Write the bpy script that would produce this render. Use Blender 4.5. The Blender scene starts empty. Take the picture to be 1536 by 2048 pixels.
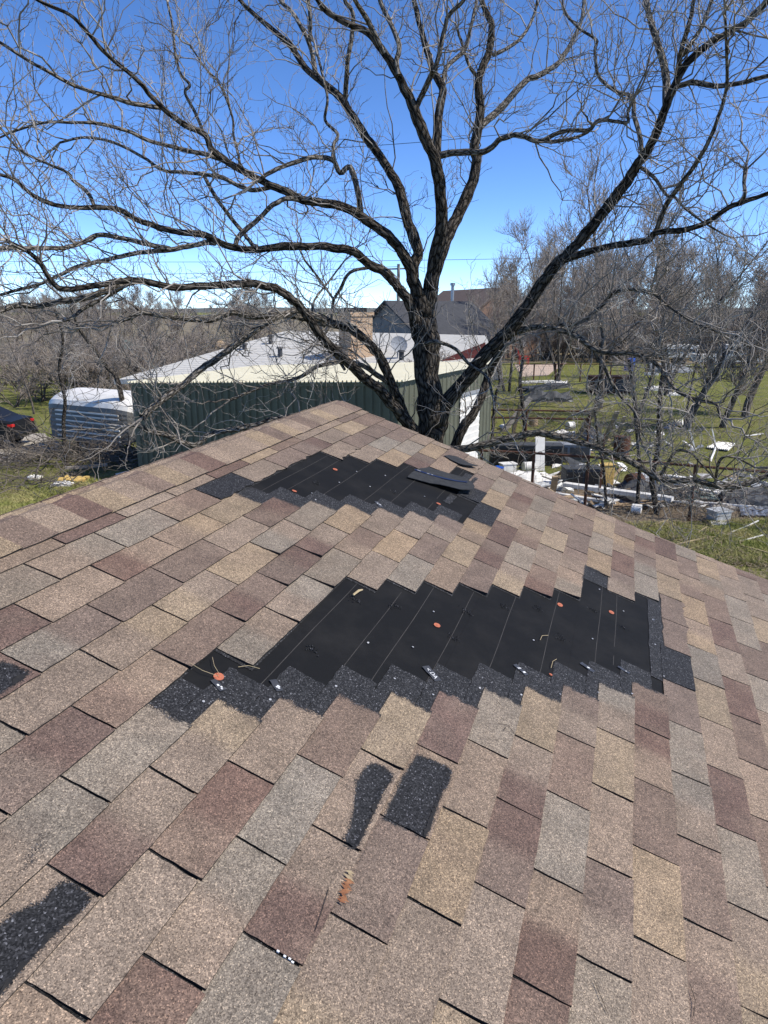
import bpy, math, random
import numpy as np
from mathutils import Vector, noise
random.seed(7)
SC = bpy.context.scene
COL = SC.collection
H = 4.8                                   # camera height above the yard
F = 1420.0
PITCH = 0.277077
# ------------------------------------------------------------------ camera, sky, sun, exposure
cam = bpy.data.cameras.new("camera"); camo = bpy.data.objects.new("camera", cam); COL.objects.link(camo)
camo.location = (0, 0, H); camo.rotation_euler = (math.pi / 2 - PITCH, 0, 0)
cam.sensor_fit = 'VERTICAL'; cam.sensor_height = 24; cam.lens = 24 * F / 2048
cam.clip_start = 0.05; cam.clip_end = 9000
SC.camera = camo
SUN_AZ, SUN_EL = math.radians(104), math.radians(47)   # azimuth from the view direction towards the right
W = bpy.data.worlds.new("World"); SC.world = W; W.use_nodes = True
nt = W.node_tree; bg = nt.nodes['Background']
sky = nt.nodes.new('ShaderNodeTexSky'); sky.sky_type = 'NISHITA'; sky.sun_disc = False
sky.sun_elevation = SUN_EL; sky.sun_rotation = SUN_AZ; sky.altitude = 200; sky.air_density = 0.4; sky.dust_density = 0.15; sky.ozone_density = 1.6
hs_ = nt.nodes.new('ShaderNodeHueSaturation'); hs_.inputs['Saturation'].default_value = 1.2; hs_.inputs['Hue'].default_value = 0.505; hs_.inputs['Value'].default_value = 1.7
nt.links.new(sky.outputs[0], hs_.inputs['Color']); nt.links.new(hs_.outputs[0], bg.inputs[0]); bg.inputs[1].default_value = 0.15
sl = bpy.data.lights.new("sun", 'SUN'); sl.energy = 4.4; sl.angle = math.radians(0.53); sl.color = (1, 0.95, 0.87)
so = bpy.data.objects.new("sun", sl); COL.objects.link(so); so.location = (0, 0, 60)
SDIR = Vector((math.sin(SUN_AZ) * math.cos(SUN_EL), math.cos(SUN_AZ) * math.cos(SUN_EL), math.sin(SUN_EL)))
so.rotation_euler = (-SDIR).to_track_quat('-Z', 'Y').to_euler()
SC.view_settings.view_transform = 'Standard'; SC.view_settings.look = 'None'; SC.view_settings.gamma = 1
SC.view_settings.exposure = 0.2
SC.render.engine = 'CYCLES'
SC.cycles.max_bounces = 5

# ------------------------------------------------------------------ helpers
CP, SP = math.cos(PITCH), math.sin(PITCH)
def ray(px, py):
    a = (px - 768) / F; b = (1024 - py) / F
    return Vector((a, CP + b * SP, -SP + b * CP))
def at(px, py, y):
    d = ray(px, py); return Vector((0, 0, H)) + d * (y / d.y)
def gnd(px, py, z=0.0):
    d = ray(px, py); return Vector((0, 0, H)) + d * ((z - H) / d.z)

def tag(o, label=None, cat=None, group=None, kind=None):
    if label: o['label'] = label
    if cat: o['category'] = cat
    if group: o['group'] = group
    if kind: o['kind'] = kind
    return o
def empty(name, loc, label, cat, group=None):
    o = bpy.data.objects.new(name, None); COL.objects.link(o); o.location = loc; o.empty_display_size = 0.2
    return tag(o, label, cat, group)
def link(name, me, mats, parent=None):
    o = bpy.data.objects.new(name, me); COL.objects.link(o)
    if not isinstance(mats, (list, tuple)): mats = [mats]
    for m in mats: me.materials.append(m)
    if parent is not None:
        o.parent = parent
        # geometry is given in world space: shift into the root's space
        l = Vector(parent.location); p = parent.parent
        while p is not None: l += Vector(p.location); p = p.parent
        o.location = -l if parent.parent is None else Vector((0, 0, 0))
    return o
class MB:
    def __init__(s): s.v = []; s.f = []; s.m = []; s.sm = False
    def face(s, pts, m=0):
        n = len(s.v); s.v += [tuple(p) for p in pts]; s.f.append(tuple(range(n, n + len(pts)))); s.m.append(m)
    def box(s, c, ax, ay, az, m=0):
        c = Vector(c); ax = Vector(ax); ay = Vector(ay); az = Vector(az)
        P = [c + i * ax + j * ay + k * az for k in (-1, 1) for j in (-1, 1) for i in (-1, 1)]
        n = len(s.v); s.v += [tuple(p) for p in P]
        for q in ((0, 2, 3, 1), (4, 5, 7, 6), (0, 1, 5, 4), (2, 6, 7, 3), (0, 4, 6, 2), (1, 3, 7, 5)):
            s.f.append(tuple(n + i for i in q)); s.m.append(m)
    def abox(s, lo, hi, m=0):
        lo = Vector(lo); hi = Vector(hi); c = (lo + hi) / 2; e = (hi - lo) / 2
        s.box(c, (e.x, 0, 0), (0, e.y, 0), (0, 0, e.z), m)
    def beam(s, a, b, w, t, m=0, up=(0, 0, 1)):
        a = Vector(a); b = Vector(b); d = (b - a)
        if d.length < 1e-6: return
        dn = d.normalized(); sd = dn.cross(Vector(up))
        if sd.length < 1e-3: sd = dn.cross(Vector((1, 0, 0)))
        sd.normalize(); u = sd.cross(dn)
        s.box((a + b) / 2, d / 2, sd * w / 2, u * t / 2, m)
    def tube(s, pts, rad, k=8, m=0, caps=True):
        pts = [Vector(p) for p in pts]
        if not isinstance(rad, (list, tuple)): rad = [rad] * len(pts)
        n0 = len(s.v); n = len(pts); pu = None
        for i, p in enumerate(pts):
            t = (pts[min(i + 1, n - 1)] - pts[max(i - 1, 0)]).normalized()
            if pu is None:
                pu = t.cross(Vector((0.3, 0.2, 1)) if abs(t.z) < .9 else Vector((1, 0, 0))).normalized()
            u = (pu - t * pu.dot(t)).normalized(); pu = u; w = t.cross(u)
            for j in range(k):
                a = 2 * math.pi * j / k; s.v.append(tuple(p + (u * math.cos(a) + w * math.sin(a)) * rad[i]))
        for i in range(n - 1):
            for j in range(k):
                j2 = (j + 1) % k; s.f.append((n0 + i * k + j, n0 + i * k + j2, n0 + (i + 1) * k + j2, n0 + (i + 1) * k + j)); s.m.append(m)
        if caps:
            s.f.append(tuple(n0 + j for j in range(k))[::-1]); s.m.append(m)
            s.f.append(tuple(n0 + (n - 1) * k + j for j in range(k))); s.m.append(m)
    def prism(s, poly, up, m=0):
        up = Vector(up); a = [Vector(p) for p in poly]; b = [p + up for p in a]; n = len(a)
        s.face(a[::-1], m); s.face(b, m)
        for i in range(n): s.face([a[i], a[(i + 1) % n], b[(i + 1) % n], b[i]], m)
    def mesh(s, name):
        me = bpy.data.meshes.new(name); me.from_pydata(s.v, [], s.f)
        me.polygons.foreach_set('material_index', s.m)
        if s.sm: me.polygons.foreach_set('use_smooth', [True] * len(s.f))
        me.update(); return me
    def build(s, name, mats, parent=None, bev=0):
        o = link(name, s.mesh(name), mats, parent)
        if bev:
            md = o.modifiers.new('bevel', 'BEVEL'); md.width = bev; md.segments = 2; md.limit_method = 'ANGLE'
        return o
def single(name, mb, mats, label, cat, group=None, kind=None, bev=0):
    # one-mesh thing with its origin at its base
    v = np.array(mb.v); c = Vector((v[:, 0].mean(), v[:, 1].mean(), v[:, 2].min()))
    mb.v = [(p[0] - c.x, p[1] - c.y, p[2] - c.z) for p in mb.v]
    o = mb.build(name, mats, None, bev); o.location = c
    return tag(o, label, cat, group, kind)

# ------------------------------------------------------------------ materials
def mat(name, col, rough=.8, col2=None, scale=6.0, detail=5, bump=0.0, bscale=None, metal=0.0, dist=.02, lo=.35, hi=.65, stretch=None, spec=.3, coord='Object'):
    m = bpy.data.materials.new(name); m.use_nodes = True; t = m.node_tree; b = t.nodes['Principled BSDF']
    b.inputs['Base Color'].default_value = (*col, 1); b.inputs['Roughness'].default_value = rough; b.inputs['Metallic'].default_value = metal
    b.inputs['Specular IOR Level'].default_value = spec
    tc = t.nodes.new('ShaderNodeTexCoord'); out = tc.outputs[coord]
    if stretch:
        mp = t.nodes.new('ShaderNodeMapping'); mp.inputs['Scale'].default_value = stretch; t.links.new(out, mp.inputs[0]); out = mp.outputs[0]
    if col2 is not None:
        n = t.nodes.new('ShaderNodeTexNoise'); n.inputs['Scale'].default_value = scale; n.inputs['Detail'].default_value = detail; n.inputs['Roughness'].default_value = .65
        t.links.new(out, n.inputs['Vector'])
        r = t.nodes.new('ShaderNodeValToRGB'); r.color_ramp.elements[0].position = lo; r.color_ramp.elements[1].position = hi
        r.color_ramp.elements[0].color = (*col, 1); r.color_ramp.elements[1].color = (*col2, 1)
        t.links.new(n.outputs['Fac'], r.inputs[0]); t.links.new(r.outputs[0], b.inputs['Base Color'])
    if bump:
        n2 = t.nodes.new('ShaderNodeTexNoise'); n2.inputs['Scale'].default_value = bscale or scale * 4; n2.inputs['Detail'].default_value = 6
        t.links.new(out, n2.inputs['Vector'])
        bp = t.nodes.new('ShaderNodeBump'); bp.inputs['Strength'].default_value = bump; bp.inputs['Distance'].default_value = dist
        t.links.new(n2.outputs['Fac'], bp.inputs['Height']); t.links.new(bp.outputs[0], b.inputs['Normal'])
    return m

def granule_mat(name, use_attr, base=(.02, .02, .022), amp=1.0, scale=490.0, spark=.35):
    """asphalt shingle granules: each granule a small cell of its own tint; dark stain/bare asphalt from the 'wear' attribute"""
    m = bpy.data.materials.new(name); m.use_nodes = True; t = m.node_tree; b = t.nodes['Principled BSDF']; L = t.links.new; N = t.nodes.new
    uv = N('ShaderNodeUVMap'); uv.uv_map = 'UVMap'
    def vor(sc):
        v = N('ShaderNodeTexVoronoi'); v.voronoi_dimensions = '2D'; v.inputs['Scale'].default_value = sc; L(uv.outputs[0], v.inputs['Vector']); return v
    v1 = vor(scale); v2 = vor(scale * .37)
    s1 = N('ShaderNodeSeparateColor'); L(v1.outputs['Color'], s1.inputs[0])
    s2 = N('ShaderNodeSeparateColor'); L(v2.outputs['Color'], s2.inputs[0])
    # brightness multiplier per granule
    r = N('ShaderNodeValToRGB'); cr = r.color_ramp
    if use_attr:
        cr.elements[0].position = 0; cr.elements[0].color = (.36, .34, .33, 1)
        cr.elements[1].position = 1; cr.elements[1].color = (2.3, 2.2, 2.05, 1)
        stops = ((.12, (.6, .58, .57)), (.35, (.82, .81, .8)), (.6, (1.02, 1.02, 1.02)), (.82, (1.2, 1.19, 1.17)), (.94, (1.6, 1.56, 1.48)))
    else:
        cr.elements[0].position = 0; cr.elements[0].color = (.15, .15, .16, 1)
        cr.elements[1].position = 1; cr.elements[1].color = (8, 8, 8, 1)
        stops = ((.35, (.45, .45, .46)), (.65, (1.0, 1.0, 1.0)), (.88, (1.7, 1.7, 1.7)), (.965, (3.0, 3.0, 3.0)))
    for p, c in stops:
        e = cr.elements.new(p); e.color = (*c, 1)
    L(s1.outputs[0], r.inputs[0])
    r2 = N('ShaderNodeMapRange'); r2.inputs[3].default_value = .8; r2.inputs[4].default_value = 1.22; L(s2.outputs[1], r2.inputs[0])
    nz = N('ShaderNodeTexNoise'); nz.inputs['Scale'].default_value = 9; nz.inputs['Detail'].default_value = 4; L(uv.outputs[0], nz.inputs['Vector'])
    r3 = N('ShaderNodeMapRange'); r3.inputs[1].default_value = .3; r3.inputs[2].default_value = .7; r3.inputs[3].default_value = .84; r3.inputs[4].default_value = 1.13; L(nz.outputs['Fac'], r3.inputs[0])
    mm = N('ShaderNodeMath'); mm.operation = 'MULTIPLY'; L(r2.outputs[0], mm.inputs[0]); L(r3.outputs[0], mm.inputs[1])
    mx = N('ShaderNodeMix'); mx.data_type = 'RGBA'; mx.blend_type = 'MULTIPLY'; mx.inputs[0].default_value = 1
    L(r.outputs[0], mx.inputs[6]); L(mm.outputs[0], mx.inputs[7])
    mb = N('ShaderNodeMix'); mb.data_type = 'RGBA'; mb.blend_type = 'MULTIPLY'; mb.inputs[0].default_value = 1
    L(mx.outputs[2], mb.inputs[7])
    if use_attr:
        at_ = N('ShaderNodeAttribute'); at_.attribute_name = 'Col'; L(at_.outputs['Color'], mb.inputs[6])
        # dusty lighter granules now and then
        wa = N('ShaderNodeAttribute'); wa.attribute_name = 'wear'
        n4 = N('ShaderNodeTexNoise'); n4.inputs['Scale'].default_value = 55; n4.inputs['Detail'].default_value = 5; n4.inputs['Roughness'].default_value = .7; L(uv.outputs[0], n4.inputs['Vector'])
        n5 = N('ShaderNodeMath'); n5.operation = 'MULTIPLY_ADD'; n5.inputs[1].default_value = .55; n5.inputs[2].default_value = -.275; L(n4.outputs['Fac'], n5.inputs[0])
        n6 = N('ShaderNodeMath'); n6.operation = 'MULTIPLY_ADD'; n6.inputs[1].default_value = .3; n6.inputs[2].default_value = -.15; L(s1.outputs[2], n6.inputs[0])
        a1 = N('ShaderNodeMath'); L(n5.outputs[0], a1.inputs[0]); L(n6.outputs[0], a1.inputs[1])
        gate = N('ShaderNodeMath'); gate.operation = 'MULTIPLY_ADD'; gate.use_clamp = False
        cl = N('ShaderNodeMath'); cl.operation = 'MULTIPLY'; cl.inputs[1].default_value = 4; cl.use_clamp = True; L(wa.outputs['Fac'], cl.inputs[0])
        L(a1.outputs[0], gate.inputs[0]); L(cl.outputs[0], gate.inputs[1]); L(wa.outputs['Fac'], gate.inputs[2])
        rp = N('ShaderNodeMapRange'); rp.inputs[1].default_value = .42; rp.inputs[2].default_value = .58; L(gate.outputs[0], rp.inputs[0])
        dk = N('ShaderNodeMix'); dk.data_type = 'RGBA'; dk.blend_type = 'MULTIPLY'; dk.inputs[0].default_value = 1
        dk.inputs[6].default_value = (.024, .0235, .0245, 1)
        vd = vor(330); sd_ = N('ShaderNodeSeparateColor'); L(vd.outputs['Color'], sd_.inputs[0]); rd_ = N('ShaderNodeValToRGB')
        rd_.color_ramp.elements[0].color = (.1, .1, .11, 1); rd_.color_ramp.elements[1].color = (8, 8, 8, 1)
        for p_, c_ in ((.35, .5), (.65, 1.0), (.88, 1.7), (.965, 3.0)): rd_.color_ramp.elements.new(p_).color = (c_, c_, c_, 1)
        L(sd_.outputs[0], rd_.inputs[0]); L(rd_.outputs[0], dk.inputs[7])
        fin = N('ShaderNodeMix'); fin.data_type = 'RGBA'; L(rp.outputs[0], fin.inputs[0]); L(mb.outputs[2], fin.inputs[6]); L(dk.outputs[2], fin.inputs[7])
        L(fin.outputs[2], b.inputs['Base Color'])
    else:
        mb.inputs[6].default_value = (*base, 1); L(mb.outputs[2], b.inputs['Base Color'])
    b.inputs['Roughness'].default_value = .82; b.inputs['Specular IOR Level'].default_value = spark
    bp = N('ShaderNodeBump'); bp.inputs['Strength'].default_value = .55 * amp; bp.inputs['Distance'].default_value = .0016; L(s1.outputs[1], bp.inputs['Height']); L(bp.outputs[0], b.inputs['Normal'])
    return m
M = {}
M['granule'] = granule_mat('shingle_granules', True)
M['headlap'] = granule_mat('dark_granules', False, (.026, .0255, .026), 1.6, 330, .4)
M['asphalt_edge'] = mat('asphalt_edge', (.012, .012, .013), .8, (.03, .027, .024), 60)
M['felt'] = mat('felt_underlayment', (.0105, .0106, .0109), .8, (.021, .020, .019), 5, lo=.45, hi=.8, bump=.12, bscale=120, dist=.002, spec=.12)
M['felt_line'] = mat('felt_line', (.066, .06, .053), .8, (.035, .032, .03), 20)
M['orange'] = mat('orange_cap', (.52, .155, .075), .6, (.4, .13, .075), 200)
M['steel'] = mat('bright_steel', (.6, .58, .55), .4, metal=.4)
M['film'] = mat('release_film', (.055, .056, .06), .4, spec=.3)
M['white_ink'] = mat('white_ink', (.75, .75, .73), .6)
M['navy'] = mat('navy_sealant', (.012, .014, .045), .3, spec=.6)
M['shingle_back'] = mat('shingle_back', (.026, .0265, .027), .85, (.040, .041, .041), 30, bump=.3, bscale=200, dist=.002)
M['trim'] = mat('painted_trim', (.5, .47, .42), .7, (.42, .4, .36), 8)
M['brickwall'] = mat('house_wall', (.28, .17, .12), .85, (.34, .22, .16), 12)
M['bark'] = None

# ------------------------------------------------------------------ roof plane
ROOF_L = 0.305; WROW = 0.413372808; DST = 0.4357
AZ, TH = 0.331216224, 0.343174002
RO = Vector((0.148880972, 4.08980825, -3.99305548)) * ROOF_L + Vector((0, 0, H))
RA = Vector((math.sin(AZ), math.cos(AZ), 0)); RD = Vector((math.cos(AZ) * math.cos(TH), -math.sin(AZ) * math.cos(TH), -math.sin(TH)))
RN = RA.cross(RD); RN = RN if RN.z > 0 else -RN
WC = np.array([[0.00713, -0.01486], [0.99605, -0.0041], [0.00431, 0.9987], [-0.00095, 0.00743], [0.00263, -0.00494], [-0.00095, 0.00189], [-0.00019, -2e-05], [-1e-05, -0.00021], [-0.00021, -0.00042], [-0.00015, 6e-05]])
def _basis(u, v): return np.array([1, u, v, u * u, u * v, v * v, u * u * v, u * v * v, u ** 3, v ** 3])
_wc = {}
def warp(U, V):
    """hand-laid courses wander a little: course coordinates -> plane coordinates"""
    Uc = min(max(U, -2.4), 12.2); Vc = min(max(V, -13.4), 11.0)
    k = (round(Uc * 8), round(Vc * 8))
    def sol(a, b):
        u, v = a, b
        for _ in range(14):
            q = _basis(u, v) @ WC; u += .8 * (a - q[0]); v += .8 * (b - q[1])
        return u - a, v - b
    def c(i, j):
        if (i, j) not in _wc: _wc[(i, j)] = sol(i / 2, j / 2)
        return _wc[(i, j)]
    i, j = math.floor(Uc * 2), math.floor(Vc * 2); fx, fy = Uc * 2 - i, Vc * 2 - j
    a, b, d, e = c(i, j), c(i + 1, j), c(i, j + 1), c(i + 1, j + 1)
    return [U + (a[0] * (1 - fx) + b[0] * fx) * (1 - fy) + (d[0] * (1 - fx) + e[0] * fx) * fy,
            V + (a[1] * (1 - fx) + b[1] * fx) * (1 - fy) + (d[1] * (1 - fx) + e[1] * fx) * fy]
def rp(U, V, z=0.0):
    u, v = warp(U, V); return RO + RA * (u * ROOF_L) + RD * (v * WROW * ROOF_L) + RN * z
RIDGE_V, RAKE_U, BACK_U, EAVE_V = -12.95, 11.28, -16.0, 25.0

# half-tab colours read off the roof: B brown blend, T tan, G grey, R red-brown, M mauve-brown, K bare black granules
PAL = {'B': (.240, .180, .130), 'T': (.278, .207, .134), 'G': (.218, .180, .137), 'R': (.140, .089, .068), 'M': (.180, .129, .097), 'K': (.016, .016, .0175)}
TABS = {}
def row(r, s):
    for k in s.split():
        n, c = k.split(':'); TABS[(r, int(n))] = c if len(c) == 2 else c * 2
row(-12, '6:B 7:R 8:B 9:B 10:R 11:T 12:M 13:B 14:B 15:M 16:B 17:B')
row(-11, '5:G 6:BG 7:GG 8:BM 9:K 10:B 11:M 12:MR 13:B 14:T 15:M 16:M 17:B')
row(-10, '4:R 5:B 6:RB 7:BT 8:T 12:B 13:M 14:M 15:M 16:B')
row(-9, '4:GM 5:M 6:M 7:B 8:MR 12:B 13:G 14:M 15:B 3:R')
row(-8, '3:B 4:BT 5:TB 6:T 7:GB 8:G 12:T 13:G 14:B 2:G')
row(-7, '2:MR 3:MB 4:M 5:RM 6:MR 7:RB 8:T 12:RM 13:T 14:B')
row(-6, '1:BG 2:G 4:GB 5:BG 6:G 7:BM 8:B 12:B 13:M 14:B')
row(-5, '0:B 1:RB 2:BT 6:B 7:T 8:B 12:B 13:B 14:M')
row(-4, '-1:TB 0:B 1:MR 2:B 6:G 7:M 8:BM 10:KK 11:M 12:B 13:M')
row(-3, '-1:R 0:BG 1:G 2:M 6:B 7:T 8:BT 9:K 10:T 11:G 12:M')
row(-2, '-1:G 0:RB 1:B 2:T 6:M 7:RM 8:R 9:B 10:MR 11:M 12:B')
row(-1, '-1:TB 0:M 1:B 2:R 6:TB 7:G 8:MB 9:G 10:G 11:M 12:T')
row(0, '-1:B 0:T 1:B 2:G 6:RM 7:B 8:T 9:M 10:B 11:M -2:T')
row(1, '-1:B 0:MR 1:RB 2:T 6:GB 7:BM 8:M 9:M 10:BM -2:T')
row(2, '-2:R -1:RB 0:G 1:M 2:BM 6:B 7:T 8:G 9:T 10:B')
row(3, '-2:G -1:BM 0:B 1:T 2:BG 6:BM 7:R 8:BT 9:M 10:M')
row(4, '-2:B -1:T 0:M 1:BR 2:RM 6:G 7:GM 8:MR 9:B')
row(5, '-2:MB -1:M 0:BG 1:G 2:M 3:K 4:M 5:M 6:T 7:B 8:R 9:M')
row(6, '-3:T -2:TB -1:G 0:R 1:B 2:T 3:G 4:TB 5:T 6:MB 7:M 8:G')
row(7, '-2:B -1:M 0:B 1:M 2:R 3:B 4:R 5:M 6:BG 7:T 8:B')
row(8, '0:T 1:B 2:G 3:M 4:G 5:G 6:B 7:B 8:R')
row(9, '2:B 3:M 4:T 5:B 6:B 7:RM 8:M')
REMOVED = set()
for r in range(-5, 5): REMOVED |= {(r, n) for n in (3, 4, 5)}
REMOVED |= {(-6, 3), (2, 6)}
for r in range(-10, -3): REMOVED |= {(r, n) for n in (9, 10, 11)}
REMOVED -= {(-4, 10), (-4, 11)}
CUT = {(-4, 10): (8.56, 9.3), (-5, 12): (10.12, 10.82), (5, 4): None, (5, 5): None}
BARE = [  # outlines where the tab tore off and left bare black asphalt, course coordinates
    [(0.83, -1.72), (0.98, -1.71), (1.05, -1.6), (1.06, -1.36), (1.04, -1.15), (0.97, -1.1), (0.82, -1.12), (0.69, -1.12), (0.53, -1.11), (0.33, -1.1), (0.15, -1.08), (0.09, -1.12), (0.11, -1.28), (0.15, -1.4), (0.31, -1.42), (0.49, -1.53), (0.67, -1.68)],
    [(1.44, -0.89), (1.46, -0.56), (1.48, -0.2), (1.45, -0.06), (1.29, -0.02), (1.1, -0.07), (0.96, -0.07), (0.83, -0.06), (0.67, -0.03), (0.57, -0.07), (0.53, -0.18), (0.57, -0.31), (0.54, -0.57), (0.52, -0.94), (0.66, -0.95), (0.91, -0.96), (1.15, -0.95)],
    [(-1.2, -4.1), (-1.27, -4.08), (-1.37, -4.09), (-1.52, -4.13), (-1.7, -4.12), (-1.8, -4.11), (-2.4, -4.05), (-2.4, -4.85), (-1.58, -4.82), (-1.49, -4.8), (-1.39, -4.64), (-1.25, -4.65), (-1.18, -4.59), (-1.19, -4.34)],
    [(-0.5, -8.77), (-0.0, -8.77), (0.03, -8.56), (0.03, -8.29), (0.05, -8.17), (-0.05, -8.09), (-0.17, -8.08), (-0.5, -8.07)],
    [(9.98, -3.95), (9.96, -3.75), (9.42, -3.8), (9.35, -4.0)],
    [(7.95, 1.95), (7.95, 2.45), (7.87, 2.95), (7.2, 2.98), (7.2, 1.95)]]
STAIN = [(3.64, -5.53, .3, .35, .42), (7.62, .37, .5, .35, .34), (8.27, 1.07, .3, .3, .3), (1.66, -5.58, .35, .3, .3), (1.3, -6.42, .45, .5, .36), (-1.19, -5.27, .4, .3, .42), (-.87, -2.51, .12, .25, .32),
         (.16, -1.3, .3, .28, .36), (.95, -7.02, .4, .25, .3), (.5, -8.0, .5, .25, .32), (.6, -1.88, .28, .18, .46), (7.35, .55, .35, .4, .3), (.05, -.98, .3, .07, .42), (-.25, -1.0, .25, .06, .36),
         (5.2, -.6, .2, .3, .26), (8.1, -6.4, .3, .3, .3), (7.9, -9.2, .2, .2, .28), (9.7, -3.6, .3, .4, .3), (6.6, -.4, .1, .3, .3), (2.2, 2.4, .2, .2, .22), (4.4, 6.2, .25, .3, .2)]
def sd_poly(p, poly):
    x, y = p[0] * ROOF_L, p[1] * WROW * ROOF_L; ins = False; d = 9
    n = len(poly)
    for i in range(n):
        x1, y1 = poly[i][0] * ROOF_L, poly[i][1] * WROW * ROOF_L; x2, y2 = poly[(i + 1) % n][0] * ROOF_L, poly[(i + 1) % n][1] * WROW * ROOF_L
        if (y1 > y) != (y2 > y) and x < (x2 - x1) * (y - y1) / (y2 - y1) + x1: ins = not ins
        dx, dy = x2 - x1, y2 - y1; t = max(0, min(1, ((x - x1) * dx + (y - y1) * dy) / (dx * dx + dy * dy + 1e-12)))
        d = min(d, math.hypot(x - x1 - t * dx, y - y1 - t * dy))
    return -d if ins else d

house = empty('shingled_house', (RO.x + 2, RO.y, 0), 'single-storey house whose brown shingled roof with torn black patches fills the foreground', 'house')
class TabMesh:
    def __init__(s): s.v = []; s.f = []; s.uv = []; s.col = []; s.wear = []; s.m = []
    def add(s, u, v, z, col, wear):
        s.v.append(tuple(rp(u, v, z))); s.uv.append((u * ROOF_L, v * WROW * ROOF_L)); s.col.append(col); s.wear.append(wear); return len(s.v) - 1
    def build(s, name, mats, parent):
        me = bpy.data.meshes.new(name); me.from_pydata(s.v, [], s.f)
        me.polygons.foreach_set('material_index', s.m)
        li = np.zeros(len(me.loops), dtype=np.int32); me.loops.foreach_get('vertex_index', li)
        uvl = me.uv_layers.new(name='UVMap'); uvl.data.foreach_set('uv', np.array(s.uv, dtype=np.float32)[li].ravel())
        ca = me.color_attributes.new('Col', 'FLOAT_COLOR', 'POINT'); c = np.ones((len(s.v), 4), dtype=np.float32); c[:, :3] = np.array(s.col); ca.data.foreach_set('color', c.ravel())
        wa = me.attributes.new('wear', 'FLOAT', 'POINT'); wa.data.foreach_set('value', np.array(s.wear, dtype=np.float32))
        me.update(); return link(name, me, mats, parent)
def wear_at(u, v):
    w = 0.0
    for p in BARE:
        if min(q[0] for q in p) - .2 < u < max(q[0] for q in p) + .2 and min(q[1] for q in p) - .4 < v < max(q[1] for q in p) + .4:
            d = sd_poly((u, v), p)
            w = max(w, .5 - d / .028 if d > -.03 else 1.6)
    w = max(w, 0)
    for (a, b, su, sv, am) in STAIN:
        q = ((u - a) / su) ** 2 + ((v - b) / sv) ** 2
        if q < 6: w = max(w, 1.22 * am * math.exp(-q) * (0.75 + .5 * noise.noise((u * 5, v * 3, 1))))
    return w
RNG = random.Random(11)
TM = TabMesh()
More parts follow.
